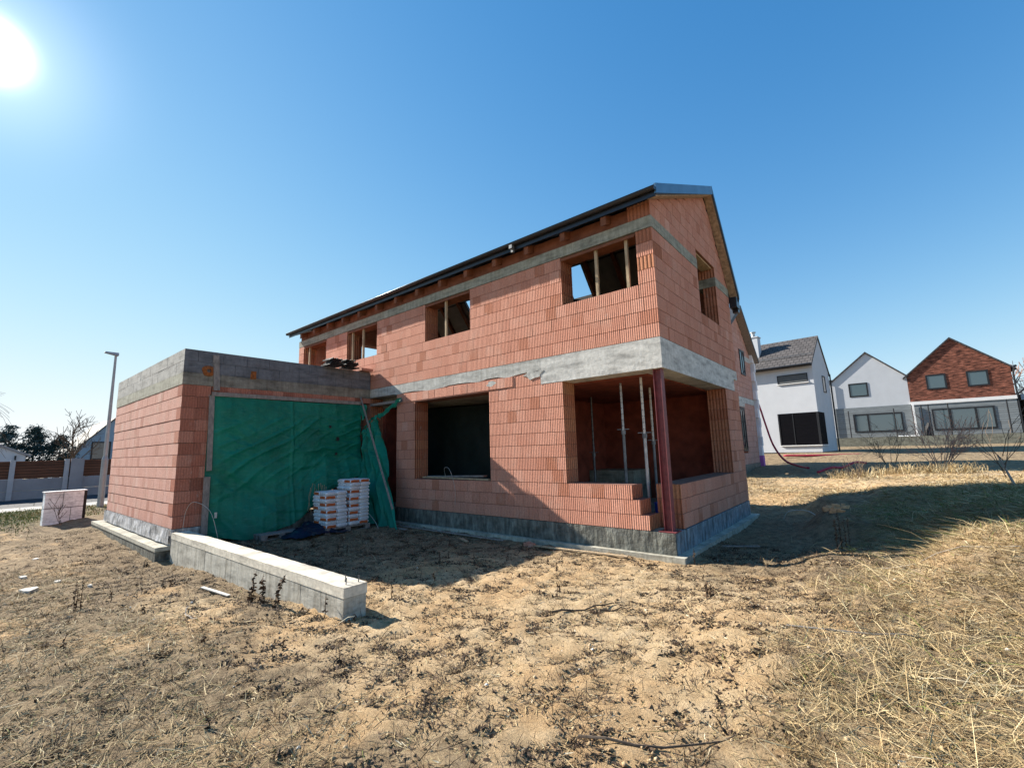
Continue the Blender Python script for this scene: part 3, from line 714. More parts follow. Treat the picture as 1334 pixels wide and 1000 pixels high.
big_tarp = tag(b.build('tarpaulin', 'tarp', smooth=True), 'large green tarpaulin stretched across the open front of the garage', 'tarpaulin')
for (u_, v_, s_) in ((.80, .44, .07), (.74, .28, .05), (.795, .62, .05)):
    c_ = Vector(tarpf(u_, v_)); b = MB(); b.face([(c_.x+.035+.01*math.sin(i*3), c_.y+math.cos(i*.628)*s_*(.7+.3*math.sin(i*2.3)), c_.z+math.sin(i*.628)*s_*.8) for i in range(10)]); b.build('torn_hole', 'black', big_tarp)
b = MB(); b.box(GX+.12, GX+.13, -3.89, -3.84, .13, .25); tag(b.build('paper_scrap', 'scrap'), 'small white scrap stuck to the left edge of the big green tarpaulin', 'scrap')
def lerp_pts(P, t):
    t = min(max(t, 0), .99999)*(len(P)-1); i = int(t); return Vector(P[i]).lerp(Vector(P[i+1]), t-i)
LP = [(-8.60, -.30, 2.0), (-8.62, -.30, 1.3), (-8.40, -.45, .5), (-7.95, -.62, -.32)]
RP = [(-7.95, -.22, 2.45), (-7.72, -.22, 1.7), (-7.12, -.40, .8), (-6.42, -.62, -.40)]
def torn(u, v):
    p = lerp_pts(LP, v).lerp(lerp_pts(RP, v), u)
    k = math.exp(-(math.sin(u*9+v*3+2*float(fbm(u*3, v*4, 2)))/.4)**2); p.y += -.13*k*(.4+.6*v)-.05*math.sin(u*21-v*9)-.07*math.exp(-(math.sin(v*15-u*4)/.3)**2)*max(0, .7-v)-.06*float(fbm(u*9, v*9, 3))
    p.z += .10*math.sin(u*9)*(1-v)*.6
    return p
b = MB(); b.grid(torn, 90, 110)
S = [((-8.70, -.36, 2.82), (-8.62, -.34, 2.35), (-8.44, -.30, 2.55), (-8.5, -.30, 2.80)), ((-8.05, -.23, 2.47), (-7.95, -.23, 2.36), (-7.16, -.10, 2.80), (-7.16, -.10, 2.92))]
for q in S: b.grid(lambda u, v, q=q: Vector(q[0]).lerp(Vector(q[3]), u).lerp(Vector(q[1]).lerp(Vector(q[2]), u), v)+Vector((0, -.03*math.sin(u*17+v*5), .02*math.sin(u*23))), 24, 6)
b.grid(lambda u, v: (-8.66+.62*u, -.28-.02*math.sin(u*20+v*6), 2.10+.35*u+.10*v*math.sin(math.pi*u)), 20, 4)
tag(b.build('tarpaulin', 'tarp', smooth=True), 'torn green tarpaulin hanging bunched in the doorway beside the garage', 'tarpaulin')
def plank(a, c, w, hh, label, mat='wood_grey', upv=(0, 0, 1), name='plank', group=None):
    b = MB(); b.bar(a, c, w, hh, upv=upv); return tag(b.build(name, mat), label, 'plank', group)
plank((GX+.03, -3.98, 2.93), (GX+.03, -4.04, 3.74), .12, .03, 'short upright board nailed to the dark block parapet above the tarpaulin', upv=(1, 0, 0), name='board')
plank((GX+.055, -4.03, 1.15), (GX+.05, -4.07, 2.80), .10, .03, 'upper grey board pinning the left edge of the big green tarpaulin', upv=(1, 0, 0), name='board')
plank((GX+.08, -4.05, -.30), (GX+.06, -4.06, 1.02), .12, .03, 'lower grey board pinning the left edge of the big green tarpaulin', upv=(1, 0, 0), name='board')
plank((GX+.06, -4.08, 2.845), (GX+.06, -.36, 2.865), .09, .03, 'long horizontal board pinning the top edge of the big green tarpaulin', upv=(1, 0, 0), name='board')
plank((-8.70, -.36, 3.04), (-6.42, -.86, .10), .045, .025, 'thin grey plank leaning across the torn tarpaulin in the doorway', 'wood_grey', (0, 1, 0))

# ------------------------------------------------------------------ low concrete wall towards the camera
b = MB(); 
gw = empty('low_wall', (-5.3, -4.5, -.6), 'low grey concrete block wall with pale capping running out from the garage corner', 'wall')
x = -8.56
while x < -2.06:
    x1 = min(-2.05, x+.5); b.box(x+.003, x1-.003, -4.645-U(0, .004), -4.365, -.85, -.175); x = x1
b.box(-8.55, -2.06, -4.635, -4.375, -.85, -.18)
b.build('wall_block', 'lime', gw)
b = MB()
b.grid(lambda u, v: (-8.565+6.52*u, -4.652+.295*v, -.052-.008*float(fbm(u*60, v*3, 2))), 160, 8)
b.box(-8.565, -2.045, -4.652, -4.357, -.17, -.058, skip=(1,))
b.build('capping', 'cap', gw)
b = MB()
for px, py in ((-2.16, -4.56), (-2.13, -4.42), (-2.28, -4.5)): b.tube([(px, py, -.08), (px+.01, py, .02)], .006, 5)
b.build('rebar_stub', 'prop_dark', gw)

# ------------------------------------------------------------------ pallet with bags
def pallet(loc, sx, sy, label):
    p = empty('pallet', loc, label, 'pallet'); x, y, z = loc
    b = MB()
    for i in range(5):
        q = x-sx/2+(sx-.1)*i/4; b.box(q, q+.1, y-sy/2, y+sy/2, z+.10, z+.122)
    b.build('deck', 'wood_grey', p)
    for i in range(3):
        for j in range(3):
            b = MB(); q, w = x-sx/2+(sx-.1)*i/2, y-sy/2+(sy-.13)*j/2; b.box(q, q+.1, w, w+.13, z+.02, z+.098); b.build('block', 'wood_grey', p)
    b = MB()
    for i in range(3):
        q = x-sx/2+(sx-.1)*i/2; b.box(q, q+.1, y-sy/2, y+sy/2, z, z+.019)
    b.build('base_board', 'wood_grey', p)
    return p
PX, PY, PZ = -7.71, -1.42, -.41
pallet((PX, PY, PZ), .64, 1.18, 'low wooden pallet under the two stacks of cement bags')
def bag_mat(name, orange):
    t = NT(name); uv = t.uv(); s = t.sep(uv)
    n = t.noise(t.obj(), 9, 4)
    c = t.ramp(n, [(.3, (.62, .63, .66)), (.7, (.80, .80, .82))])
    # printed label: bars of small grey lettering, or an orange band
    fx = t.math('FRACT', s[0]); fy = t.math('FRACT', s[1])
    inx = t.math('MULTIPLY', t.math('GREATER_THAN', fx, .05 if orange else .12), t.math('LESS_THAN', fx, .92 if orange else .88))
    iny = t.math('MULTIPLY', t.math('GREATER_THAN', fy, .10), t.math('LESS_THAN', fy, .90))
    box = t.math('MULTIPLY', inx, iny)
    if orange: c = t.mix(box, c, (.46, .10, .025))
    else:
        lines = t.math('GREATER_THAN', t.math('SINE', t.math('MULTIPLY', fy, 26.)), .1)
        gl = t.math('GREATER_THAN', t.noise(t.map(uv, (30, 5, 1)), 2., 2), .47)
        c = t.mix(t.math('MULTIPLY', t.math('MULTIPLY', box, .7), t.math('MULTIPLY', lines, gl)), c, (.14, .15, .19))
    t.color(c).set(rough=.55, spec=.4); t.bump(n, .015); return t.m
M['bag'] = bag_mat('white_paper_bag', False); M['bag_orange'] = bag_mat('white_bag_orange_print', True)
def bag_mesh(name, lx, ly, hz, mat):
    """pillow-shaped bag; ends carry uv 0..1 so that the print sits on the face"""
    me = MB(); n, mz = 8, 4
    def P(i, j, k):
        u, v, w = i*2/n-1, j*2/n-1, k*2/mz-1
        pil = (1-.16*abs(u)**4)*(1-.16*abs(v)**4)
        rx = 1-.10*w*w*abs(w); x = lx/2*u*rx*(1-.05*abs(v)**3); y = ly/2*v*rx*(1-.05*abs(u)**3)
        return (x, y, hz/2*(1+w*pil)+.004*math.sin(u*9+v*5+w))
    def sheet(f, na, nb, plain=False):
        for i in range(na):
            for j in range(nb):
                q = [(i, j), (i+1, j), (i+1, j+1), (i, j+1)]
                me.face([f(*w) for w in q], 0, .5, [((w[0]/na*.999, w[1]/nb*.999) if not plain else (.03, .03)) for w in q])
    sheet(lambda i, j: P(i, 0, j), n, mz); sheet(lambda i, j: P(n-i, n, j), n, mz); sheet(lambda i, j: P(n, i, j), n, mz); sheet(lambda i, j: P(0, n-i, j), n, mz)
    sheet(lambda i, j: P(i, j, mz), n, n, True); sheet(lambda i, j: P(i, n-j, 0), n, n, True)
    o = me.build(name, mat, smooth=True); return o
protos = {}
def bag(kind, loc, rz, label):
    if kind not in protos:
        lx, ly, hz, mt = kind; o = bag_mesh('cement_bag', lx, ly, hz, mt); protos[kind] = o
    else:
        o = protos[kind].copy(); COL.objects.link(o)
    o.location = loc; o.rotation_euler = (0, 0, rz)
    tag(o, label, 'bag', 'cement bags stacked on the pallet')
ORD = ['lowest', 'second', 'third', 'fourth', 'fifth', 'sixth', 'seventh', 'eighth', 'ninth', 'tenth', 'eleventh', 'twelfth', 'thirteenth']
def stack(yc, n, word, shift):
    hz = .0835
    for k in range(n):
        lay = 'topmost layer' if k == n-1 else ('lowest layer' if k == 0 else ORD[k]+' layer from below')
        z = PZ+.123+k*hz; jx, jy = U(-.012, .012), U(-.012, .012); lean = shift*k
        for sx, depth in ((1, 'front'), (-1, 'rear')):
            for sy, side in ((-1, 'left'), (1, 'right')):
                orange = (k % 2 == 0 and sy < 0) if n == 10 else ((k % 2 == 1 and sy < 0 and k < 10) or (k == 0 and sy > 0) or k == 12)
                if sx < 0: orange = (k % 4 == 1)
                kind = (.31, .275, hz+.012, 'bag_orange' if orange else 'bag')
                a = {10: 'shorter', 13: 'taller'}[n]
                bag(kind, (PX+sx*.155+jx, yc+sy*.137+jy+lean, z), U(-.05, .05), '%s white cement bag, %s %s bag, %s of the %s stack' % ('orange-printed' if orange else 'grey-printed', side, depth, lay, a))
stack(PY-.29, 10, 'shorter', -.004); stack(PY+.29, 13, 'taller', .001)

pallet((-8.25, -2.7, -.42), .5, .9, 'empty wooden pallet lying in the shade at the foot of the green tarpaulin')
b = MB()
def bt(u, v):
    x = -8.30+1.05*u; y = -2.75+1.15*v
    r = math.hypot((u-.5)*2, (v-.5)*2)
    z = h1(x, y)+.02+.34*max(0, 1-r*.95)*float(fbm(u*4, v*4, 3))*1.2+.10*float(fbm(u*9, v*9, 2))*(1-u*.3)
    return (x+.10*math.sin(v*9), y+.10*math.sin(u*8), z)
b.grid(bt, 40, 40); tag(b.build('tarpaulin', 'blue_tarp', smooth=True), 'crumpled dark blue tarpaulin lying on the ground left of the cement bags', 'tarpaulin')
b = MB(); b.grid(lambda u, v: (-7.95+.75*u, -.62+.35*v, h1(-7.6, -.5)+.02+.28*math.sin(math.pi*u)*math.sin(math.pi*v)+.12*float(fbm(u*5, v*5, 3))), 24, 20)
tag(b.build('plastic_sheet', 'blue_tarp', smooth=True), 'small dark blue plastic heap between the cement bags and the doorway', 'sheet')
b = MB()
for i in range(9):
    z = .25+U(-.05, .15); y = -1.5-.06*i
    b.tube([(-8.36+.02*i, y, z+.35), (-8.30, y+U(-.05, .05), z+.1), (-8.24, y+U(-.1, .1), z-.3)], .006, 4)
tag(b.build('straw_bundle', 'wood'), 'few pale loose strands hanging at the lower edge of the tarpaulin', 'straw')

# roof tile stacks on the parapet
for yc, xc, n, lab in ((-1.27, -8.62, 5, 'left stack of dark roof tiles lying on the garage parapet'), (-.82, -8.6, 5, 'right stack of dark roof tiles lying on the garage parapet')):
    b = MB()
    for k in range(n):
        dy, dx = U(-.05, .05), U(-.04, .04); z = GZ+.002+k*.045; ty = .20-.012*k
        b.hexa([(xc-.2+dx, yc-ty+dy, z+.015), (xc+.2+dx, yc-ty+dy, z-.0), (xc+.2+dx, yc+ty+dy, z), (xc-.2+dx, yc+ty+dy, z+.015), (xc-.2+dx, yc-ty+dy, z+.045), (xc+.2+dx, yc-ty+dy, z+.022), (xc+.2+dx, yc+ty+dy, z+.022), (xc-.2+dx, yc+ty+dy, z+.045)])
        for q in (-.5, 0, .5): b.tube([(xc-.2+dx, yc+q*ty*1.6+dy, z+.042), (xc+.2+dx, yc+q*ty*1.6+dy, z+.024)], .014, 6)
    tag(b.build('tile_stack', 'black'), lab, 'roof tiles', 'roof tile stacks on the garage')
b = MB(); b.box(-8.82, -8.57, -.42, -.05, GZ+.002, GZ+.075); b.box(-8.75, -8.60, -.30, -.28, GZ+.075, GZ+.085); tag(b.build('clay_block', 'brick'), 'single pale red clay block lying on the parapet against the house wall', 'brick')

# steel props in the corner room
def prop(x, y, mat_up, mat_lo, zc, label):
    p = empty('steel_prop', (x, y, 0), label, 'prop', 'steel props in the corner room')
    b = MB(); b.tube([(x, y, .01), (x, y, zc)], .030, 10); b.build('outer_tube', mat_lo, p)
    b = MB(); b.tube([(x, y, zc), (x, y, 2.74)], .024, 10); b.build('inner_tube', mat_up, p)
    b = MB()
    for k in range(9):
        z = zc+.12+k*.12
        if z < 2.7: b.box(x-.008, x+.008, y-.0255, y+.0255, z-.008, z+.008); b.box(x-.0255, x+.0255, y-.008, y+.008, z-.008, z+.008)
    b.build('pin_hole', 'black', p)
    b = MB(); b.tube([(x, y, zc-.05), (x, y, zc+.03)], .045, 10); b.bar((x-.12, y-.02, zc+.05), (x+.12, y+.02, zc+.05), .016, .016); b.build('collar', 'prop_dark', p)
    b = MB(); b.box(x-.06, x+.06, y-.06, y+.06, 0, .01); b.box(x-.06, x+.06, y-.06, y+.06, 2.74, 2.75); b.build('end_plate', 'prop_dark', p)
prop(-2.95, 2.75, 'prop_dark', 'prop_dark', 1.25, 'farthest thin dark steel prop at the back left of the corner room')
prop(-1.27, 1.00, 'galv', 'prop_dark', 1.72, 'grey steel prop second from the left in the corner room')
prop(-.655, .60, 'prop_white', 'galv', 1.62, 'pale steel prop with punched holes nearest the low brick parapet')
prop(-1.14, 2.2, 'prop_white', 'prop_dark', 1.50, 'worn steel prop right behind the red oxide column')
b = MB(); b.tube([(-.62, 1.15, .0), (-.62, 1.15, .32)], .15, 14); b.tube([(-.62, 1.15, .32), (-.62, 1.15, .34)], .16, 14)
tag(b.build('bucket', 'blue'), 'blue plastic bucket on the floor behind the steel column', 'bucket')

# planks on the window sill, on the ground, conduit hoops
plank((-6.5, .16, .79), (-4.1, .05, .775), .10, .03, 'front pale plank lying on the sill of the large ground floor window', 'wood', group='planks on the window sill')
plank((-6.45, .28, .80), (-4.4, .22, .84), .12, .03, 'rear pale plank lying on the sill of the large ground floor window', 'wood_grey', group='planks on the window sill')
def gplank(x, y, dx, dy, w, label, mat='wood', t=.02):
    a = (x, y, h1(x, y)+.03); c = (x+dx, y+dy, h1(x+dx, y+dy)+.035); plank(a, c, w, t, label, mat)
gplank(-4.35, -.62, .35, -.16, .07, 'short pale board lying on shaded soil in front of the house')
gplank(-7.1, -.55, .95, -.12, .08, 'pale thin board lying on the ground below the doorway', 'wood_grey')
gplank(-7.0, -.42, 3.6, .08, .06, 'long grey batten lying along the footing of the house', 'wood_grey')
gplank(-2.6, -.38, 1.9, .05, .07, 'long pale batten lying along the sunny footing of the house', 'wood')
gplank(-5.25, -5.05, .75, .10, .05, 'pale strip of wood lying on the soil before the low wall', 'scrap', .012)
gplank(.35, 1.3, .5, .5, .04, 'thin grey lath lying in the shade beside the plinth', 'wood_grey')
def hoop(pts, r, label, mat='prop_white', name='conduit', cat='conduit'):
    P = [Vector(p) for p in pts]; out = []
    for i in range(len(P)-1):
        p0, p1, p2, p3 = P[max(i-1, 0)], P[i], P[i+1], P[min(i+2, len(P)-1)]
        for k in range(6):
            t = k/6; out.append(.5*((2*p1)+(p2-p0)*t+(2*p0-5*p1+4*p2-p3)*t*t+(3*p1-p0-3*p2+p3)*t**3))
    out.append(P[-1]); b = MB(); b.tube(out, r, 6); return tag(b.build(name, mat, smooth=True), label, cat)
hoop([(-8.45, -4.50, -.1), (-8.40, -4.48, .35), (-8.15, -4.42, .55), (-7.6, -4.3, .40), (-7.25, -4.25, -.05), (-7.2, -4.2, -.4)], .0045, 'thin bent conduit arching over the garage end of the low wall', 'conduit_grey')
hoop([(-5.72, .2, .80), (-5.6, .05, 1.02), (-5.3, -.06, 1.0), (-5.08, -.1, .6), (-5.05, -.12, .2)], .005, 'thin pale cable looping out over the large window sill', 'conduit_grey')
hoop([(-8.1, -.75, -.2), (-7.8, -.8, .05), (-7.2, -.85, -.2), (-6.9, -.9, -.41)], .006, 'thin pale cable arching over the ground beside the doorway', 'conduit_grey')
hoop([(.75, 5.0, -.40), (.9, 4.9, -.18), (1.3, 4.7, -.12), (1.6, 4.5, -.3)], .009, 'thin grey cable arching over the shaded hollow beside the house')
b = MB()
for k in range(7): 
    x, y = -2.75+U(-.14, .14), -.36+U(-.07, .07); q = U(.02, .05); b.hexa([(x+dx*q*U(.7, 1.5), y+dy*q, h1(x, y)+dz) for dz in (.0, U(.03, .07)) for dx, dy in ((-1, -1), (1, -1), (1, 1), (-1, 1))], 0, U(.2, .9))
tag(b.build('rubble', 'brick'), 'small heap of broken red brick beside the sunny footing', 'rubble')

# ------------------------------------------------------------------ left: block wall, lamp, fence, houses, trees
def block_wall():
    a, c = Vector((-17.55, -5.74, 0)), Vector((-17.62, -4.83, 0)); d = (c-a).normalized(); n = Vector((d.y, -d.x, 0))
    if n.x < 0: n = -n
    r = empty('block_wall', (-17.8, -5.3, -.5), 'free-standing low wall of white blocks left of the garage', 'wall'); Ln = (c-a).length
    b = MB(); 
    for k, (z0, z1, cuts) in enumerate(((-.75, .0, (0, .62, Ln)), (.0, .50, (0, .42, Ln)))):
        for i in range(2):
            p, q = a+d*(cuts[i]+.008), a+d*(cuts[i+1]-.008); t = n*-.28
            b.hexa([(p.x, p.y, z0+.012), (q.x, q.y, z0+.012), (q.x+t.x, q.y+t.y, z0+.012), (p.x+t.x, p.y+t.y, z0+.012), (p.x, p.y, z1-.01), (q.x, q.y, z1-.01), (q.x+t.x, q.y+t.y, z1-.01), (p.x+t.x, p.y+t.y, z1-.01)][::1])
    b.build('block', 'eps_block', r)
    b = MB(); p, q, t = a+d*.02+n*-.02, c-d*.02+n*-.02, n*-.24
    b.hexa([(p.x, p.y, -.7), (q.x, q.y, -.7), (q.x+t.x, q.y+t.y, -.7), (p.x+t.x, p.y+t.y, -.7), (p.x, p.y, .48), (q.x, q.y, .48), (q.x+t.x, q.y+t.y, .48), (p.x+t.x, p.y+t.y, .48)]); b.build('joint', 'prop_dark', r)
    b = MB(); p, q, t = a-d*.02+n*.015, c+d*.06+n*.015, n*-.32
    b.hexa([(p.x, p.y, .495), (q.x, q.y, .495), (q.x+t.x, q.y+t.y, .495), (p.x+t.x, p.y+t.y, .495), (p.x, p.y, .525), (q.x, q.y, .525), (q.x+t.x, q.y+t.y, .525), (p.x+t.x, p.y+t.y, .525)]); b.build('cap', 'white_metal', r)
    b = MB(); p, q, t = c+d*.004+n*-.02, c+d*.07+n*-.02, n*-.25
    b.hexa([(p.x, p.y, -.7), (q.x, q.y, -.7), (q.x+t.x, q.y+t.y, -.7), (p.x+t.x, p.y+t.y, -.7), (p.x, p.y, .49), (q.x, q.y, .49), (q.x+t.x, q.y+t.y, .49), (p.x+t.x, p.y+t.y, .49)]); b.build('side_panel', 'black', r)
block_wall()
lamp = empty('street_lamp', (-21.3, -3.86, -.4), 'grey street lamp with a stepped pole and small flat head beside the garage', 'street lamp')
lx, ly = -21.3, -3.86
b = MB(); b.tube([(lx, ly, -.5), (lx, ly, 1.5)], .105, 14); b.tube([(lx, ly, 1.5), (lx, ly, 1.62)], [.105, .07], 14); b.build('base_pole', 'pole', lamp, smooth=False)
b = MB(); b.tube([(lx, ly, 1.6), (lx, ly, 5.75)], [.07, .04], 12); b.build('upper_pole', 'pole', lamp)
b = MB(); b.hexa([(lx-.10, ly-.36, 5.80), (lx+.10, ly-.36, 5.80), (lx+.13, ly+.08, 5.72), (lx-.13, ly+.08, 5.72), (lx-.08, ly-.34, 5.85), (lx+.08, ly-.34, 5.85), (lx+.10, ly+.08, 5.84), (lx-.10, ly+.08, 5.84)]); b.build('lamp_head', 'pole', lamp)

fence = empty('garden_fence', (-33, -4, -.5), 'long garden fence of brown slats above grey concrete panels between concrete posts', 'fence')
FX = -33.
yy = -14.0; posts = []
while yy < 6: posts.append(yy); yy += 2.06
for i, q in enumerate(posts):
    b = MB(); b.box(FX-.1, FX+.12, q-.1, q+.1, -.9, 1.62); b.build('post', 'fence_post', fence)
    if i+1 < len(posts):
        r_ = posts[i+1]
        b = MB(); b.box(FX-.03, FX+.03, q+.1, r_-.1, -.9, -.02); b.box(FX-.035, FX+.035, q+.1, r_-.1, .0, .60); b.build('concrete_panel', 'fence_conc', fence)
        b = MB(); b.box(FX-.02, FX+.02, q+.1, r_-.1, .62, 1.55); b.box(FX+.02, FX+.05, (q+r_)/2-.04, (q+r_)/2+.04, .62, 1.58); b.build('slat_panel', 'fence_wood', fence)
b = MB(); b.box(FX+.12, FX+.2, -3.55, -3.0, -.5, 1.64); tag(b.build('meter_cabinet', 'fence_conc'), 'grey utility cabinet standing against the fence post', 'cabinet')

def gable_house(name, loc, label, x0, x1, y0, y1, zb, ze, zr, ry, axis, wall, roofm, over=.25, t=.16, group=None, base=-.6):
    """axis 'x': ridge along x, gables face +-x; 'y': ridge along y, gables face +-y"""
    r = empty(name, loc, label, 'house', group)
    b = MB()
    if axis == 'x':
        for xx in (x0, x1):
            p = [(xx, y0, zb+base), (xx, y1, zb+base), (xx, y1, ze), (xx, ry, zr), (xx, y0, ze)]; b.face(p if xx == x1 else p[::-1])
        b.face([(x0, y0, zb+base), (x1, y0, zb+base), (x1, y0, ze), (x0, y0, ze)]); b.face([(x1, y1, zb+base), (x0, y1, zb+base), (x0, y1, ze), (x1, y1, ze)])
        prof = [(y0, ze), (ry, zr), (y1, ze)]
    else:
        for q in (y0, y1):
            p = [(x0, q, zb+base), (x1, q, zb+base), (x1, q, ze), (ry, q, zr), (x0, q, ze)]; b.face(p if q == y0 else p[::-1])
        b.face([(x1, y0, zb+base), (x1, y1, zb+base), (x1, y1, ze), (x1, y0, ze)]); b.face([(x0, y1, zb+base), (x0, y0, zb+base), (x0, y0, ze), (x0, y1, ze)])
        prof = [(x0, ze), (ry, zr), (x1, ze)]
    b.build('wall', wall, r)
    b = MB()
    for k in range(2):
        (a0, z0), (a1, z1) = (prof[0], prof[1]) if k == 0 else (prof[2], prof[1])
        s = (z1-z0)/(a1-a0); ov = -over if k == 0 else over
        a0e, z0e = a0+ov, z0+ov*s
        q = [(a0e, z0e+.01), (a1, z1+.01), (a1, z1+t), (a0e, z0e+t)]
        if axis == 'x': f = [[(x, a, z) for a, z in q] for x in (x0-.12, x1+.12)]
        else: f = [[(a, y, z) for a, z in q] for y in (y0-.12, y1+.12)]
        P, Q = f; b.face(P[::-1]); b.face(Q)
        for i in range(4):
            j = (i+1) % 4
            uv = None
            if i == 2:
                ln = math.hypot(q[1][0]-q[0][0], q[1][1]-q[0][1]); w = (x1-x0) if axis == 'x' else (y1-y0); uv = [(0, ln), (0, 0), (w, 0), (w, ln)]
            b.face([P[i], P[j], Q[j], Q[i]], 0, .5, uv)
    b.build('roof', roofm, r)
    return r
def window(par, fr, u0, u1, z0, z1, glass='glass', mull=(), fw=.07, local=False, sill=None, name='window'):
    """fr: Wall frame in the coordinates of the parent (local) or world"""
    b = MB(); d = -.035
    def bx(b, a, c, e, f, d0, d1): fr.block(b, a, c, e, f, d0, d1)
    bx(b, u0, u0+fw, z0, z1, d, .02); bx(b, u1-fw, u1, z0, z1, d, .02); bx(b, u0+fw, u1-fw, z0, z0+fw, d, .02); bx(b, u0+fw, u1-fw, z1-fw, z1, d, .02)
    for q in mull: bx(b, q-fw*.6, q+fw*.6, z0+fw, z1-fw, d+.003, .02)
    o = b.build(name, 'frame', par, local=local)
    b = MB(); bx(b, u0+fw, u1-fw, z0+fw, z1-fw, -.012, .015); g = b.build('pane', glass, None if local else par, local=local)
    V = None
    g.parent = o
    if sill:
        b = MB(); fr.block(b, u0-.05, u1+.05, z0-.05, z0-.004, -.09, .0); s_ = b.build('sill', sill, None if local else par, local=local); s_.parent = o
    return o
# distant left houses
lh = gable_house('garden_house', (-45, -8, -.4), 'low pale garden house with a light roof seen over the fence at far left', -52, -45, -13, -4.6, -.4, 2.0, 4.0, -8.6, 'x', 'white_render', 'fence_conc')
b = MB(); b.tube([(-44.9, -5.1, -.4), (-44.9, -5.1, 2.0)], .05, 6); b.build('downpipe', 'frame', lh)
lg = gable_house('grey_house', (-55, 1.6, -.4), 'blue grey rendered gable house with dark square window behind the lamp', -66, -55, -1.6, 4.9, -.4, 1.7, 5.45, 1.65, 'x', 'bluepaint', 'tile_dark')
window(lg, Wall((-55, 0, 0), (0, 1, 0), (1, 0, 0)), .15, 1.55, 1.6, 3.3, 'glass', fw=.12)

# trees
def branch(b, p, d, ln, r, depth, spread=.5, up=.15, nseg=4, kids=(2, 3), minr=.004, droop=0., t=.5):
    pts = [p.copy()]; rad = [r]; q = p.copy(); dd = d.copy()
    for i in range(nseg):
        dd = (dd+Vector((U(-1, 1), U(-1, 1), U(-.6, .8)))*.16+Vector((0, 0, up-droop*(i+1)))*.12).normalized()
        q = q+dd*(ln/nseg); pts.append(q.copy()); rad.append(max(minr, r*(1-.55*(i+1)/nseg)))
    b.tube(pts, rad, 5 if r > .02 else 3, 0, t, cap=False)
    if depth > 0:
        for k in range(random.randint(*kids)+1):
            i = random.randint(1, nseg); c = (pts[i]-pts[i-1]).normalized()
            a = c.orthogonal().normalized(); a.rotate(Matrix.Rotation(U(0, 6.28), 3, c))
            nd = (c+a*U(.6, 1.2)*spread*1.6).normalized()
            branch(b, pts[i], nd, ln*U(.5, .75), max(minr, rad[i]*.6), depth-1, spread, up, nseg, kids, minr, droop, t)
def bare_tree(name, loc, hgt, r, label, depth=4, mat='bark', kids=(2, 3), cat='tree', spread=.5, minr=.006, up=.3):
    root = empty(name, loc, label, cat); z = loc[2]; p = Vector(loc)
    b = MB(); tp = [p+Vector((.03*hgt*math.sin(i), .02*hgt*math.cos(i*2), hgt*.16*i)) for i in range(6)]
    b.tube([p-Vector((0, 0, .2))]+tp[1:], [r*1.1]+[r*(1-.15*i) for i in range(1, 6)], 7); b.build('trunk', mat, root)
    b = MB()
    for i in range(2, 6):
        for k in range(3):
            a = U(0, 6.28); branch(b, tp[i], Vector((math.cos(a)*.75, math.sin(a)*.75, U(.5, 1.1))).normalized(), hgt*U(.28, .42)*(1.1-.1*i), r*.45, depth-2, spread, up, 4, kids, minr)
    branch(b, tp[5], Vector((0, 0, 1)), hgt*.22, r*.3, depth-2, spread, up, 4, kids, minr)
    b.build('crown', mat, root)
bare_tree('bare_tree', (-40, -2.75, -.4), 4.6, .10, 'leafless thin tree behind the fence beside the conifers', 4, minr=.013, mat='bark')
# weeping bare branches entering at the far left from a tree out of view
bw_ = empty('birch_tree', (-25, -9.6, -.5), 'leafless birch with drooping twigs reaching in at the left edge', 'tree')
b = MB(); b.tube([(-25, -9.6, -.7), (-25, -9.5, 3), (-25.1, -9.4, 7)], [.16, .12, .05], 8); b.build('trunk', 'bark_pale', bw_)
b = MB()
for zz, ln in ((3.5, 2.7), (4.0, 2.3), (2.9, 2.1), (5.5, 1.8)):
    for k in range(2): branch(b, Vector((-25, -9.45, zz)), Vector((U(-.3, .3), 1, U(.2, .5))).normalized(), ln, .022, 2, .4, .1, 6, (2, 3), .0055, .45)
for k in range(12): branch(b, Vector((-25.05, -9.45, U(4.5, 6.9))), Vector((U(-1, 1), U(-1, -.1), U(.2, .9))).normalized(), U(1.5, 2.6), .022, 2, .4, .1, 5, (2, 3), .0055, .45)
b.build('crown', 'bark', bw_)
def conifer(x, y, hh, rr, label):
    z0 = -.4; root = empty('conifer', (x, y, z0), label, 'tree', 'dark conifers behind the fence')
    b = MB(); b.tube([(x, y, z0-.2), (x, y, z0+hh*.95)], [.12, .02], 6); b.build('trunk', 'bark', root)
    b = MB()
    for c in range(46):
        w = random.random()**.9; cz = z0+.5+(hh-.7)*w; a = U(0, 6.28); q = rr*(1-w)**.8*math.sqrt(U(.1, 1))*U(.7, 1.1)
        cp = Vector((x+q*math.cos(a), y+q*math.sin(a), cz)); cs = U(.18, .42)*(1.15-.5*w); dk = random.gauss(.42, .2)
        for k in range(64):
            p = cp+Vector((random.gauss(0, cs), random.gauss(0, cs), random.gauss(-.1*cs, cs*.55))); sz = U(.06, .17)
            n = Vector((U(-1, 1), U(-1, 1), U(-.4, 1))).normalized(); e = n.orthogonal().normalized()*sz; f = n.cross(e)*.5
            b.face([p-e-f, p+e-f*.3, p+e*.7+f], 0, min(1, max(0, dk+random.gauss(0, .15))))
    b.build('crown', 'needle', root)
conifer(-50, -5.3, 4.9, 2.1, 'leftmost dark conifer above the pale garden house')
conifer(-50, -3.9, 4.9, 2.0, 'middle dark conifer of the three behind the fence')
conifer(-49, -2.5, 4.2, 2.0, 'right dark conifer next to the leafless thin tree')

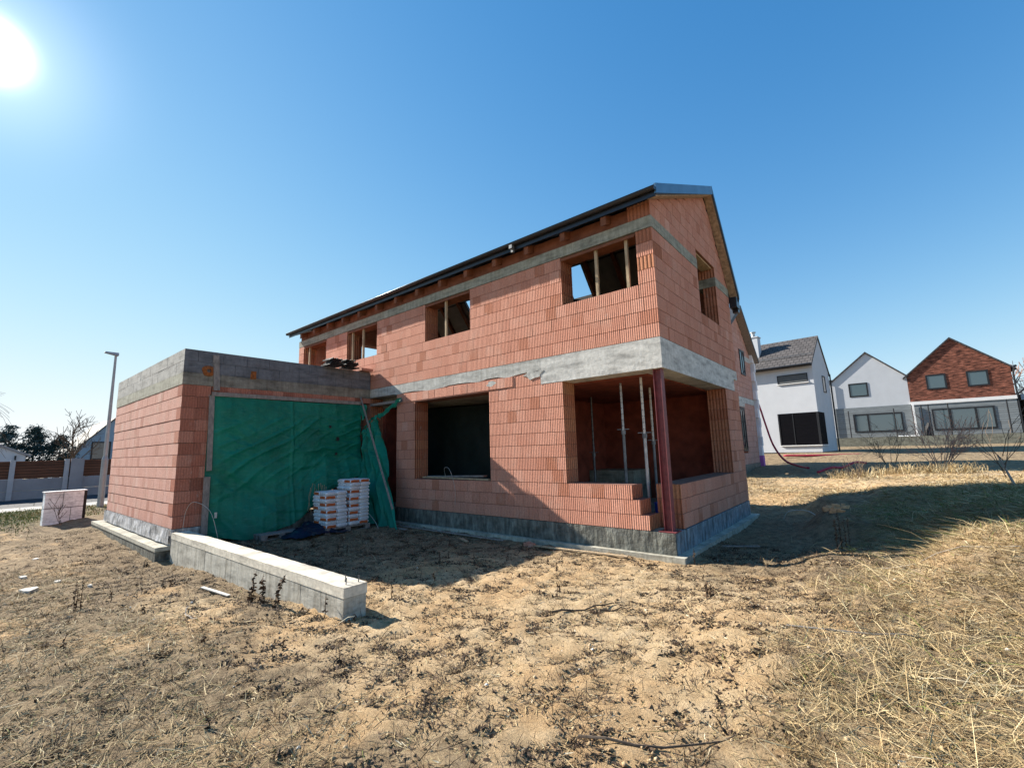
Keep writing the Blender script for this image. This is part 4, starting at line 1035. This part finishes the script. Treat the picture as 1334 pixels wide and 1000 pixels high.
# ------------------------------------------------------------------ right: neighbour shell house
h2 = empty('neighbour_house', (-2.4, 17, .2), 'unfinished neighbouring block house with dark windows and white insulation strip at its corner', 'house')
HX, HZ = -2.35, .42
ng = Wall((HX, 0, HZ), (0, 1, 0), (1, 0, 0))
h2y0, h2y1, h2r, h2rz, h2e = 13.6, 19.45, 16.9, 7.75, 5.55
sl1 = (h2rz-5.95)/(h2r-h2y0); sl2 = (h2rz-h2e)/(h2y1+.3-h2r)
h2top = lambda y: min(5.95+(y-h2y0)*sl1, h2rz-(y-h2r)*sl2)-.05
b = MB(); ng.lay(b, h2y0, h2y1, 0, 12, .272, [(16.0, 16.95, .6, 2.78)], jit=.003); ng.lay(b, h2y0, h2y1, 3.30, 9, .25, [(17.1, 18.1, 4.45, 5.8)], jit=.003); ng.lay(b, h2y0, h2y1, 5.55, 9, .25, [(17.1, 18.1, 4.4, 5.82)], top=h2top)
b.box(-9, HX-.4, h2y0, h2y0+.3, HZ, HZ+5.9, 0, .5); b.box(-9, HX-.4, h2y1-.3, h2y1, HZ, HZ+5.4); b.box(-9, HX-.42, 16.4, 16.6, HZ, HZ+7)
b.build('wall', ['garage_brick', 'brick_end', 'mortar'], h2)
b = MB(); b.box(HX-.3, HX+.006, 15.85, 17.2, HZ+2.80, HZ+3.29); b.box(HX-.3, HX+.005, 17.2, h2y1, HZ+3.0, HZ+3.29); b.box(HX-.3, HX+.005, 18.1, h2y1, HZ+5.3, HZ+5.56); b.build('concrete_beam', 'concrete_pale', h2)
b = MB(); b.box(HX-.3, HX+.02, h2y0, h2y1, HZ-.7, HZ-.004); b.build('plinth', 'membrane', h2)
window(h2, ng, 16.02, 16.93, .62, 2.76, 'glass', (16.5,), .09); window(h2, ng, 17.12, 18.08, 4.47, 5.78, 'glass', (17.6,), .09)
b = MB()
for k in range(11):
    z0 = HZ+.35+k*.5; b.box(HX-.6, HX+.14+(.03 if k % 2 else 0), h2y1-.02+(.14 if k % 2 else 0), h2y1+.42, z0, z0+.492)
b.build('insulation', 'eps', h2)
b = MB(); b.box(HX-.6, HX+.16, h2y1-.02, h2y1+.43, HZ-.4, HZ+.345); b.build('base_insulation', 'xps', h2)
b = MB()
for (ya_, za_), (yb_, zb_) in (((h2y0-.3, 5.95-.3*sl1), (h2r, h2rz)), ((h2y1+.55, h2rz-(h2y1+.55-h2r)*sl2), (h2r, h2rz))):
    q = [(ya_, za_), (yb_, zb_), (yb_, zb_+.2), (ya_, za_+.2)]
    P = [(-11, a, z+HZ) for a, z in q]; Q = [(HX+.35, a, z+HZ) for a, z in q]
    b.face(P[::-1]); b.face(Q)
    for i in range(4): b.face([P[i], P[(i+1) % 4], Q[(i+1) % 4], Q[i]])
b.build('roof', 'roof_tile', h2)
b = MB(); b.hexa([(HX+.006, h2r, HZ+h2rz-.02), (HX+.34, h2r, HZ+h2rz-.02), (HX+.34, h2y1+.5, HZ+h2rz-(h2y1+.5-h2r)*sl2-.02), (HX+.006, h2y1+.5, HZ+h2rz-(h2y1+.5-h2r)*sl2-.02), (HX+.006, h2r, HZ+h2rz-.004), (HX+.34, h2r, HZ+h2rz-.004), (HX+.34, h2y1+.5, HZ+h2rz-(h2y1+.5-h2r)*sl2-.004), (HX+.006, h2y1+.5, HZ+h2rz-(h2y1+.5-h2r)*sl2-.004)]); b.build('soffit', 'wood_grey', h2)

# white house with tiled roof
h3 = empty('white_house', (-.3, 28.2, .76), 'white rendered house with grey brown tiled roof and black corner window', 'house', rz=R(-5.9))
b = MB(); E3, R3, Z3, D3 = 5.95, 2.75, 8.05, 5.0
x0 = -9.
b.face([(x0, 0, -.02), (0, 0, -.02), (0, 0, E3), (x0, 0, E3)]); b.face([(0, 0, -.02), (0, D3, -.02), (0, D3, 5.7), (0, R3, Z3), (0, 0, E3)]); b.face([(0, D3, -.02), (x0, D3, -.02), (x0, D3, 5.7), (0, D3, 5.7)]); b.face([(x0, D3, -.02), (x0, 0, -.02), (x0, 0, E3), (x0, R3, Z3), (x0, D3, 5.7)])
b.build('wall', 'white_render', h3, local=True)
b = MB(); b.box(x0, -.04, .04, D3-.04, -.8, -.02); b.build('plinth', 'membrane', h3, local=True)
s3 = (Z3-E3)/R3
b = MB()
q = [(-.35, E3-.35*s3), (R3, Z3), (R3, Z3+.18), (-.35, E3-.35*s3+.18)]; P = [(x0, a, z) for a, z in q]; Q = [(.06, a, z) for a, z in q]
b.face(P[::-1]); b.face(Q); ln = math.hypot(R3+.35, (R3+.35)*s3)
for i in range(4): b.face([P[i], P[(i+1) % 4], Q[(i+1) % 4], Q[i]], 0, .5, [(0, ln), (0, 0), (9, 0), (9, ln)] if i == 2 else None)
s4 = (Z3-5.7)/(D3-R3); q = [(D3+.2, 5.7-.2*s4), (R3, Z3), (R3, Z3+.18), (D3+.2, 5.7-.2*s4+.18)]; P = [(x0, a, z) for a, z in q]; Q = [(.06, a, z) for a, z in q]
b.face(P[::-1]); b.face(Q)
for i in range(4): b.face([P[i], P[(i+1) % 4], Q[(i+1) % 4], Q[i]])
roof3 = b.build('roof', 'tile_brown', h3, local=True)
b = MB(); b.tube([(x0, -.42, E3-.13), (.05, -.42, E3-.13)], .07, 8); b.build('gutter', 'gutter', h3, local=True)
b = MB(); zg = E3+.55*s3+.28; b.tube([(x0, .5, zg), (.0, .5, zg)], .025, 5)
for k in range(9): b.bar((-.4-.9*k, .5, zg), (-.4-.9*k, .6, zg-.2), .03, .03)
b.build('snow_guard', 'prop_dark', h3, local=True)
b = MB(); b.box(-4.15, -3.45, 1.1, 1.8, 6.0, 8.55); b.box(-4.2, -3.4, 1.05, 1.85, 8.55, 8.62); c3 = b.build('chimney', 'white_render', h3, local=True)
b = MB(); b.tube([(-3.8, 1.45, 8.6), (-3.8, 1.45, 9.0)], .13, 10); b.tube([(-3.8, 1.45, 8.98), (-3.8, 1.45, 9.05)], .2, 10); c4 = b.build('flue', 'galv', None, local=True); c4.parent = c3
w3 = Wall((0, 0, 0), (1, 0, 0), (0, -1, 0)); w3g = Wall((0, 0, 0), (0, 1, 0), (1, 0, 0))
window(h3, w3, -2.15, -.32, 4.68, 5.28, 'blind', (), .05, True, 'white_metal'); 
b = MB(); w3.block(b, -2.3, -.03, .46, 2.62, -.03, .02); w3g.block(b, .02, 1.6, .46, 2.62, -.03, .02); cw = b.build('window', 'blind_dark', h3, local=True)
b = MB(); w3.block(b, -.10, .03, .46, 2.62, -.05, -.028); w3.block(b, -2.38, -2.3, .46, 2.62, -.05, .02); w3.block(b, -1.5, -1.44, .46, 2.62, -.045, -.02); w3g.block(b, 1.6, 1.68, .46, 2.62, -.05, .02); f3 = b.build('frame', 'frame', None, local=True); f3.parent = cw
b = MB(); w3.block(b, -2.4, .05, .40, .45, -.10, .0); w3g.block(b, .0, 1.7, .40, .45, -.10, .0); f3 = b.build('sill', 'white_metal', None, local=True); f3.parent = cw
window(h3, w3g, 2.6, 3.5, 4.1, 5.3, 'glass', (), .06, True)
b = MB(); b.tube([(.10, 4.9, -.1), (.10, 4.9, 5.6)], .05, 8); b.build('downpipe', 'frame', h3, local=True)

# white gable house and red brick gable house on their terrace
YB = 46.
gf = Wall((0, YB, 0), (1, 0, 0), (0, -1, 0))
h4 = gable_house('gable_house', (2.3, YB, 1.7), 'white gable house with grey boarded ground floor beyond the field', -.5, 5.12, YB, YB+10, 1.7, 7.0, 9.55, 2.45, 'y', 'white_render', 'tile_dark', .12)
b = MB(); gf.block(b, -.5, 5.12, 1.2, 4.5, -.03, .05); b.build('cladding', 'grey_clad', h4)
window(h4, gf, .85, 2.3, 5.5, 6.8, 'glass_pale', (), .12)
gcl = Wall((0, YB-.03, 0), (1, 0, 0), (0, -1, 0))
window(h4, gcl, .9, 4.45, 2.15, 3.85, 'glass_pale', (2.0,), .12)
b = MB(); b.box(-3.2, -.5, YB+1.5, YB+6, 1.7, 7.3); b.build('side_wing', 'white_render', h4); b = MB(); b.box(-3.3, -.4, YB+1.4, YB+6, 7.3, 7.5); b.build('wing_roof', 'tile_dark', h4)
b = MB(); b.tube([(-.5, YB-.12, 1.6), (-.5, YB-.12, 6.9)], .06, 6); b.build('downpipe', 'frame', h4)
h5 = gable_house('gable_house', (8.3, YB, 1.7), 'brown red brick gable house with grey boarded ground floor beyond the field', 5.14, 11.5, YB-.05, YB+10, 1.7, 7.0, 9.9, 8.25, 'y', 'facing', 'tile_dark', .3)
gf5 = Wall((0, YB-.05, 0), (1, 0, 0), (0, -1, 0)); g5c = Wall((0, YB-.10, 0), (1, 0, 0), (0, -1, 0))
b = MB(); gf5.block(b, 5.15, 11.5, 1.2, 4.42, -.05, .05); b.build('cladding', 'grey_clad', h5)
b = MB(); gf5.block(b, 5.14, 11.55, 4.40, 4.68, -.10, .05); b.build('white_band', 'white_metal', h5)
window(h5, gf5, 6.35, 7.65, 5.65, 6.95, 'glass_pale', (), .12); window(h5, gf5, 8.9, 10.2, 5.65, 6.95, 'glass_pale', (), .12)
window(h5, g5c, 6.4, 10.2, 2.1, 3.95, 'glass_pale', (7.55, 9.1), .12)
b = MB(); b.box(5.18, 5.30, YB-.30, YB-.18, 1.6, 4.4); b.build('downpipe', 'white_metal', h5)
b = MB(); b.tube([(11.78, YB-.1, 7.05), (11.78, YB+10, 7.05)], .09, 8); b.tube([(11.7, YB-.05, 6.9), (11.6, YB-.05, 6.5), (11.58, YB-.05, 1.6)], .06, 6); b.build('gutter', 'frame', h5)
h6 = empty('flat_roof_house', (15, YB+1, 1.7), 'dark flat-roofed low house cut off at the right edge', 'house')
b = MB(); b.box(12.0, 20, YB+.6, YB+8, 1.2, 4.3); b.build('wall', 'grey_clad', h6)
b = MB(); b.box(11.8, 20, YB+.2, YB+8, 4.3, 4.75); b.build('roof', 'bluepaint', h6)
window(h6, Wall((0, YB+.6, 0), (1, 0, 0), (0, -1, 0)), 12.2, 14.5, 1.7, 3.8, 'glass', (13.3,), .12)
tr = empty('retaining_wall', (6, YB-2, .8), 'long low grey block retaining wall holding up the terrace of the gable houses', 'wall')
b = MB(); b.box(-.6, 24, YB-2.1, YB-1.7, .3, 1.66); b.build('wall_block', 'retain', tr)
b = MB(); b.box(-.6, 24, YB-1.7, YB, .3, 1.60); tag(b.build('terrace', 'ground'), kind='structure')
for x, lab in ((.65, 'leftmost thin black post on the terrace of the white gable house'), (3.85, 'thin black post before the wide window of the white gable house'), (5.65, 'left of two thin black posts beside the white downpipe'), (6.1, 'right of two thin black posts beside the white downpipe'), (7.3, 'thin black post before the wide window of the brick gable house'), (10.65, 'thin black post at the right end of the brick house terrace')):
    b = MB(); b.tube([(x, YB-1.9, 1.6), (x, YB-1.9, 4.3 if x > 5 else 4.1)], .045, 8); b.box(x-.09, x+.09, YB-1.99, YB-1.81, 1.60, 1.63); tag(b.build('post', 'frame'), lab, 'post', 'thin black posts on the terrace')
b = MB(); b.tube([(5.9, YB-1.2, 1.6), (5.95, YB-1.2, 2.2), (6.05, YB-1.25, 2.75)], [.35, .30, .12], 10); tag(b.build('covered_grill', 'black'), 'black covered lump standing on the terrace beside the white downpipe', 'grill cover')
b = MB(); b.tube([(3.9, YB-1.4, 1.62), (5.3, YB-1.4, 1.66)], [.10, .06], 8); tag(b.build('bag', 'white_metal'), 'small white bundle lying on the terrace edge', 'bundle')
hoop([(-2.0, 19.0, 3.0), (-1.75, 18.8, 1.9), (-1.3, 18.3, .9), (-.8, 17.2, .35), (-.2, 16.4, .22), (.45, 15.6, .18)], .055, 'dark red corrugated hose hanging down from the white insulation strip', 'hose', 'hose', 'hose') if False else None
hoop([(-2.45, 20.25, 4.2), (-2.2, 20.1, 3.3), (-1.98, 19.85, 2.4), (-1.65, 19.4, 1.3), (-1.1, 18.6, .55), (-.4, 17.6, .30), (.1, 16.6, .26)], .05, 'dark red hose sagging from the insulated corner down to the ground', 'hose', 'hose', 'hose')
hoop([(.55, 15.2, .15), (1.0, 15.8, .32), (1.35, 16.4, .30), (1.75, 17.2, .48), (2.1, 18.0, .42)], .05, 'dark red hose lying along the ground at the edge of the hollow', 'hose', 'hose', 'hose')
hoop([(-2.0, 24.5, .62), (0, 24.8, .60), (1.8, 25.6, .62)], .06, 'thin red pipe lying before the plinth of the white house', 'hose', 'pipe', 'pipe')

# shrubs and sapling on the right
def shrub(name, loc, hh, n, label, mat, depth=3, minr=.006, spread=.55):
    root = tag(bpy.data.objects.new(name, None), label, 'shrub'); COL.objects.link(root); root.location = loc
    for _ in range(1):
        b = MB(); p = Vector(loc)
        for k in range(n):
            a = U(0, 6.28); q = U(.15, .8)
            branch(b, p+Vector((math.cos(a)*.12*hh, math.sin(a)*.12*hh, -.05)), Vector((math.cos(a)*q, math.sin(a)*q, 1)).normalized(), hh*U(.5, .85), .018*hh/2, depth-1, spread, .2, 4, (2, 4), minr)
        b.build('branches', mat, root)
shrub('bare_shrub', (4.5, 18.6, .28), 2.0, 13, 'large tangled reddish bare shrub in front of the retaining wall', 'bark_red', 3, .007)
shrub('bare_shrub', (2.95, 20.0, .35), 1.5, 6, 'smaller thin bare shrub left of the tangled reddish shrub', 'bark', 3, .006)
shrub('bare_shrub', (1.95, 12.2, .1), .8, 8, 'low dry bush at the end of the red hose', 'bark', 2, .006)
shrub('bare_shrub', (-17.45, -5.25, -.47), .85, 4, 'dry thin bush growing against the white block wall', 'bark', 2, .006)
sp = empty('sapling', (4.72, 6.6, .36), 'leaning leafless sapling with upright twigs in the shaded grass at right', 'tree')
b = MB(); b.tube([(4.86, 6.5, .2), (4.76, 6.6, .6), (4.66, 6.7, 1.02)], [.028, .022, .015], 7); b.build('trunk', 'bark_pale', sp)
b = MB()
for k, (dx, dy, ln) in enumerate(((-.25, .1, 1.1), (-.6, 0, .8), (.35, .2, .85), (.7, 0, .6), (-.9, -.2, .6), (.1, -.2, .7))): branch(b, Vector((4.72, 6.6, .55+.09*k)), Vector((dx, dy, 1)).normalized(), ln, .010, 1, .4, .25, 4, (1, 2), .005)
b.build('crown', 'bark', sp)
bare_tree('bare_tree', (13.2, 55, 1.4), 6, .12, 'faint leafless tree top behind the brick gable house at right', 4, minr=.02, mat='bark_red')

# ------------------------------------------------------------------ ground cover
def build_blades(name, N, xy, ln, wd, elev, tints, mat, kind='stuff', az=None, curve=.5):
    x, y = xy[:, 0], xy[:, 1]; z = h(x, y)
    a = RNG.uniform(0, 2*np.pi, N) if az is None else az
    dirx, diry = np.cos(a)*np.cos(elev), np.sin(a)*np.cos(elev); dz = np.sin(elev)
    sx, sy = -np.sin(a)*wd/2, np.cos(a)*wd/2
    tw = RNG.uniform(-.9, .9, N); sz = tw*wd/2
    P0 = np.stack([x, y, z-.004], -1); D = np.stack([dirx, diry, dz], -1)*ln[:, None]; Sd = np.stack([sx, sy, sz], -1)
    bend = np.stack([RNG.normal(0, .12, N)*ln, RNG.normal(0, .12, N)*ln, -curve*ln*np.sin(elev)*RNG.uniform(.2, 1, N)], -1)
    Pm = P0+D*.55; Pt = P0+D+bend
    Pt[:, 2] = np.maximum(Pt[:, 2], z+.006)
    V = np.stack([P0-Sd, P0+Sd, Pm+Sd*.8, Pm-Sd*.8, Pt], 1).reshape(-1, 3)
    i = np.arange(N)*5
    loops = np.stack([i, i+1, i+2, i+3, i+3, i+2, i+4], -1).ravel()
    me = bpy.data.meshes.new(name); me.vertices.add(len(V)); me.vertices.foreach_set('co', V.ravel())
    me.loops.add(len(loops)); me.loops.foreach_set('vertex_index', loops)
    me.polygons.add(2*N); ls = np.stack([np.arange(N)*7, np.arange(N)*7+4], -1).ravel(); lt = np.tile([4, 3], N)
    me.polygons.foreach_set('loop_start', ls); me.polygons.foreach_set('loop_total', lt); me.update(calc_edges=True)
    at = me.attributes.new('tint', 'FLOAT', 'FACE'); at.data.foreach_set('value', np.repeat(tints, 2))
    me.materials.append(M[mat]); o = bpy.data.objects.new(name, me); COL.objects.link(o); o['kind'] = kind; return o
def in_house(x, y):
    return ((x > L-.1) & (x < .2) & (y > -.18) & (y < W+.2)) | ((x > GL-.5) & (x < GX+.1) & (y > GY-.27) & (y < .1)) | ((x > -8.6) & (x < -2.0) & (y > -4.67) & (y < -4.34)) | ((x > -8.1) & (x < -7.3) & (y > -2.1) & (y < -.75))
cxy = np.array([CAM.x, CAM.y])
def sample(n, x0, x1, y0, y1, dens, near=3.0):
    out = []; tot = 0
    while tot < n:
        q = np.stack([RNG.uniform(x0, x1, 60000), RNG.uniform(y0, y1, 60000)], -1); d = np.hypot(q[:, 0]-cxy[0], q[:, 1]-cxy[1])
        p = dens(q[:, 0], q[:, 1])*np.clip(near/np.maximum(d, .5), 0, 1)
        # only ground the picture can see, with a margin
        v = q-cxy; fx = v @ np.array([fwd.x, fwd.y])
        ok = (RNG.random(len(q)) < p) & ~in_house(q[:, 0], q[:, 1]) & (fx > .4) & (d > .9)
        out.append(q[ok]); tot += ok.sum()
    return np.concatenate(out)[:n]
N = 190000
q = sample(N, -10, 8, -7.6, 9, lambda x, y: straw_density(x, y)**1.4+.03, 3.2)
dd = np.hypot(q[:, 0]-cxy[0], q[:, 1]-cxy[1])
clump = fbm(q[:, 0]*2.2, q[:, 1]*2.2, 3)
ln = RNG.gamma(4, .033, N)*(.6+.9*clump)*(.62+.38*np.clip((dd-1.5)/2.5, 0, 1))*np.where(q[:, 0] > 1, 1.25, .8); wd = RNG.uniform(.0016, .0036, N)*(1+dd*.08)
shade_g = ((q[:, 0] > 2) & (q[:, 1] > .3) & (q[:, 1] < 6))
tn = np.clip(RNG.normal(.47, .2, N), 0, .94); tn = np.where(RNG.random(N) < np.where(shade_g, .4, .035), RNG.uniform(.95, 1, N), tn)
tn = np.where((q[:, 0] < 0), np.clip(tn+RNG.normal(-.04, .12, N), 0, 1), tn)
build_blades('dry_grass', N, q, ln, wd, np.abs(RNG.normal(.12, .28, N)), tn, 'straw')
# fine short straw bits scattered over the bare soil
N = 60000
q = sample(N, -16, 5, -7.6, 2, lambda x, y: .3+.5*(fbm(x*1.5, y*1.5, 3) > .5), 4.5)
build_blades('straw_bits', N, q, RNG.uniform(.02, .09, N), RNG.uniform(.0025, .006, N), np.abs(RNG.normal(0, .12, N)), np.clip(RNG.normal(.5, .25, N), 0, .93), 'straw', curve=0)
# grass far right and tufts along the field edge
N = 26000
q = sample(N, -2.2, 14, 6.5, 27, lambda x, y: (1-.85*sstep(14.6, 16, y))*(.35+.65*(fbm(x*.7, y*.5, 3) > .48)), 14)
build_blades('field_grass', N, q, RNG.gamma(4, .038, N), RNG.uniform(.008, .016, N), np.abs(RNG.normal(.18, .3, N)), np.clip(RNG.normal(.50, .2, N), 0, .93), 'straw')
N = 1500
cc = np.array([(1.5, 13.6), (1.9, 13.9), (3.3, 14.0), (3.9, 14.1), (4.4, 13.9), (2.7, 14.2), (4.9, 14.3)])[RNG.integers(0, 7, N)]
q = cc+RNG.normal(0, .22, (N, 2))
build_blades('tall_dry_grass', N, q, RNG.uniform(.15, .6, N), RNG.uniform(.008, .014, N), RNG.uniform(.5, 1.5, N), np.clip(RNG.normal(.6, .18, N), 0, .93), 'straw')
N = 9000
q = np.stack([RNG.normal(-21.5, 2.2, N), RNG.normal(-6.0, 1.3, N)], -1); q = q[(q[:, 0] < -18.5) | (q[:, 1] < -6.0)]; N = len(q)
build_blades('green_verge', N, q, RNG.uniform(.05, .16, N), RNG.uniform(.012, .025, N), RNG.uniform(.3, 1.4, N), np.where(RNG.random(N) < .75, RNG.uniform(.95, 1, N), .6), 'straw')
N = 16000
tc_ = sample(260, .3, 7, -6.5, 6, lambda x, y: straw_density(x, y)**1.5, 3.2); ti = RNG.integers(0, 260, N)
q = tc_[ti]+RNG.normal(0, 1, (N, 2))*RNG.uniform(.03, .09, 260)[ti][:, None]; ta = RNG.uniform(0, 6.28, 260)[ti]+RNG.normal(0, .7, N)
build_blades('grass_tufts', N, q, RNG.uniform(.06, .22, N), RNG.uniform(.0016, .0034, N), np.abs(RNG.normal(.55, .4, N)), np.clip(RNG.normal(.45, .1, 260)[ti]+RNG.normal(0, .14, N), 0, .93), 'straw', az=ta, curve=1.0)
# long pale stalks lying on the right
N = 260
q = sample(N, .8, 6, -6.5, 3, lambda x, y: straw_density(x, y)**2, 3.5)
build_blades('long_stalks', N, q, RNG.uniform(.25, .7, N), RNG.uniform(.003, .006, N), np.abs(RNG.normal(.08, .12, N)), RNG.uniform(.55, .9, N), 'straw')
# dead leaf litter in clumps, dark and low
def clumps(n, per, x0, x1, y0, y1, dens, near, spread):
    c = sample(n, x0, x1, y0, y1, dens, near); k = RNG.integers(per[0], per[1], n); r = np.repeat(np.arange(n), k)
    s = np.repeat(RNG.uniform(*spread, n), k); an = np.repeat(RNG.uniform(0, 3.14, n), k)
    u, v = RNG.normal(0, 1, len(r))*s, RNG.normal(0, .45, len(r))*s
    return np.stack([c[r, 0]+u*np.cos(an)-v*np.sin(an), c[r, 1]+u*np.sin(an)+v*np.cos(an)], -1), np.repeat(RNG.normal(.4, .22, n), k)
q, tt = clumps(1900, (12, 60), -15, 4.5, -7.5, 2, lambda x, y: np.clip(1.15-straw_density(x, y), .15, 1)*(1-.62*sand_mask(x, y)), 4.2, (.04, .20))
N = len(q); build_blades('leaf_litter', N, q, RNG.uniform(.015, .06, N), RNG.uniform(.006, .02, N), np.abs(RNG.normal(.25, .4, N)), np.clip(tt+RNG.normal(0, .2, N), 0, 1), 'litter', curve=1.2)
q, tt = clumps(1900, (8, 34), -15, 5, -7.3, 2, lambda x, y: np.clip(1.1-.7*straw_density(x, y), .15, 1)*(1-.4*sand_mask(x, y)), 4.2, (.03, .10))
N = len(q); build_blades('dead_stems', N, q, RNG.gamma(3, .035, N)+.02, RNG.uniform(.002, .0045, N), np.abs(RNG.normal(.25, .35, N)), np.clip(tt+RNG.normal(-.05, .2, N), 0, 1), 'weed', curve=.3)
# soil clods and crumbs
def clods(n):
    q = sample(n, -15, 4, -7.6, 1.5, lambda x, y: .4+.6*(fbm(x*2, y*2, 3) > .5), 3.5)
    s = np.minimum(RNG.gamma(2, .003, n)+.002, .022)
    O = np.array([(1, 0, 0), (0, 1, 0), (-1, 0, 0), (0, -1, 0), (0, 0, .8), (0, 0, -.8)], float)
    J = RNG.uniform(.6, 1.3, (n, 6, 1)); V = O[None]*J*s[:, None, None]; z = h(q[:, 0], q[:, 1])
    ang = RNG.uniform(0, 6.28, n); c_, s_ = np.cos(ang)[:, None], np.sin(ang)[:, None]
    X = V[:, :, 0]*c_-V[:, :, 1]*s_+q[:, 0:1]; Y = V[:, :, 0]*s_+V[:, :, 1]*c_+q[:, 1:2]; Zz = V[:, :, 2]+z[:, None]+.2*s[:, None]
    V = np.stack([X, Y, Zz], -1).reshape(-1, 3)
    T = np.array([(0, 1, 4), (1, 2, 4), (2, 3, 4), (3, 0, 4), (1, 0, 5), (2, 1, 5), (3, 2, 5), (0, 3, 5)])
    F = (T[None]+np.arange(n)[:, None, None]*6).reshape(-1, 3)
    me = bpy.data.meshes.new('soil_clods'); me.vertices.add(len(V)); me.vertices.foreach_set('co', V.ravel()); me.loops.add(F.size); me.loops.foreach_set('vertex_index', F.ravel())
    me.polygons.add(len(F)); me.polygons.foreach_set('loop_start', np.arange(len(F))*3); me.polygons.foreach_set('loop_total', np.full(len(F), 3)); me.update(calc_edges=True)
    tn = np.clip(RNG.normal(.5, .22, n), 0, .94); tn = np.where(RNG.random(n) < .02, 1., tn)
    me.attributes.new('tint', 'FLOAT', 'FACE').data.foreach_set('value', np.repeat(tn, 8)); me.materials.append(M['clod'])
    o = bpy.data.objects.new('soil_clods', me); COL.objects.link(o); o['kind'] = 'stuff'
clods(11000)

# single dead weeds that stand out
def weed(loc, hh, label, n=1, lean=(0, 0), leaves=26, group=None, big=1.):
    b = MB(); x, y = loc; z = h1(x, y)
    for k in range(n):
        px, py = x+U(-.018, .018)*n, y+U(-.018, .018)*n; H = hh*U(.8, 1.05) if n > 1 else hh
        pts = [Vector((px+lean[0]*t*t+U(-.01, .01), py+lean[1]*t*t+U(-.01, .01), z-.02+H*t)) for t in (0, .3, .55, .8, 1)]
        b.tube(pts, [.006, .005, .0045, .0035, .002], 4, 0, .5)
        for i in range(leaves):
            t = U(.05, .95); p = lerp_pts(pts, t); s = big*U(.015, .04)*(1.2-t*.6); a = Vector((U(-1, 1), U(-1, 1), U(-1.2, .3))).normalized(); e = a.orthogonal().normalized()*s*.45
            b.face([p, p+a*s*.6+e, p+a*s*1.3, p+a*s*.5-e], 0, random.random())
    return tag(b.build('dead_weed', 'weed'), label, 'weed', group)
weed((-4.02, -4.86), .42, 'left of three dead weeds leaning on the low wall', lean=(.05, .03), leaves=70, big=1.5)
weed((-3.62, -4.86), .40, 'middle of three dead weeds leaning on the low wall', leaves=70, big=1.5)
weed((-3.22, -4.88), .44, 'right of three dead weeds leaning on the low wall', lean=(.16, .05), leaves=70, big=1.5)
weed((-2.33, -4.70), .30, 'single yellowish dead stalk at the free end of the low wall', leaves=10)
weed((-6.05, -6.30), .46, 'tall branching dead weed in the left foreground', n=3)
weed((-8.55, -5.05), .18, 'short dead weed at the garage corner beside the low wall', n=2)
weed((1.0, -1.9), .22, 'dark spiky dead weed on the orange soil right of centre', n=3)
weed((2.15, 1.2), .55, 'tall dead weed cluster at the edge of the shaded hollow', n=6, leaves=22)
weed((.28, -.02), .26, 'dead weed standing at the near corner of the house footing', n=2, leaves=12)
for i in range(34):
    while True:
        x, y = U(-7.5, 2.2), U(-6.8, -.8)
        if not in_house(np.array([x]), np.array([y]))[0] and math.hypot(x-CAM.x, y-CAM.y) > 1.8: break
    weed((x, y), U(.08, .22), 'small dead weed sprouting from the bare soil', n=1, leaves=14, group='small dead weeds on the soil')
def stick(x, y, a, ln, r, label, mat='bark'):
    b = MB(); n = 6; pts = []
    for k in range(n+1):
        t = k/n-.5; px, py = x+math.cos(a+.3*t)*ln*t, y+math.sin(a+.3*t)*ln*t; pts.append((px, py, h1(px, py)+r+.012*math.sin(k*2.1)+.012))
    b.tube(pts, [r*(1-.5*k/n) for k in range(n+1)], 5); tag(b.build('stick', mat), label, 'stick')
stick(.05, -3.0, .95, .75, .012, 'dark crooked stick lying on the sand in the middle foreground')
stick(.35, -2.85, .75, .35, .010, 'short dark stick beside the crooked one in the middle foreground')
stick(-4.1, -5.55, -.15, .8, .010, 'pale stick lying on the orange soil patch left of the low wall end', 'bark_pale')
stick(1.6, -4.75, .55, 1.0, .009, 'dark bent twig in the lower right foreground')
stick(2.55, -2.9, .35, 1.15, .008, 'long pale cane lying in the straw at right', 'bark_pale')
stick(3.1, -.6, -.5, 1.3, .007, 'long pale cane at the top edge of the straw slope', 'bark_pale')
# rubble on the bank beside the hollow
b = MB()
for k in range(16):
    x, y = 1.90+U(-.2, .15), 4.0+U(-.5, .5); s = U(.025, .065); z = h1(x, y)-.01
    b.hexa([(x+dx*s*U(.7, 1.5), y+dy*s*U(.5, 1), z+dz+U(-.01, .01)) for dz in (0, U(.04, .10)) for dx, dy in ((-1, -1), (1, -1), (1, 1), (-1, 1))], 0, U(.3, 1))
tag(b.build('rubble', 'clay_rubble'), 'broken orange block pieces on the bank beside the shaded hollow', 'rubble')
# pale scraps of mortar and paper on the left ground
for k, (x, y, s) in enumerate(((-8.05, -6.62, .15), (-9.3, -6.6, .08), (-11.3, -6.3, .08), (-8.4, -6.25, .07), (-7.6, -5.95, .05))):
    b = MB(); n = 9; z = h1(x, y)+.012; pts = [(x+math.cos(i*6.283/n)*s*U(.6, 1.2), y+math.sin(i*6.283/n)*s*U(.4, .8)) for i in range(n)]
    top = [(p, q, z+.018+U(-.005, .008)) for p, q in pts]; b.face(top)
    for i in range(n): a, c = top[i], top[(i+1) % n]; b.face([(a[0], a[1], z-.04), (c[0], c[1], z-.04), c, a])
    tag(b.build('scrap', 'scrap'), 'flat white scrap lying on the brown soil at left' if k else 'largest flat white scrap lying in the left foreground', 'scrap', 'white scraps on the left ground')
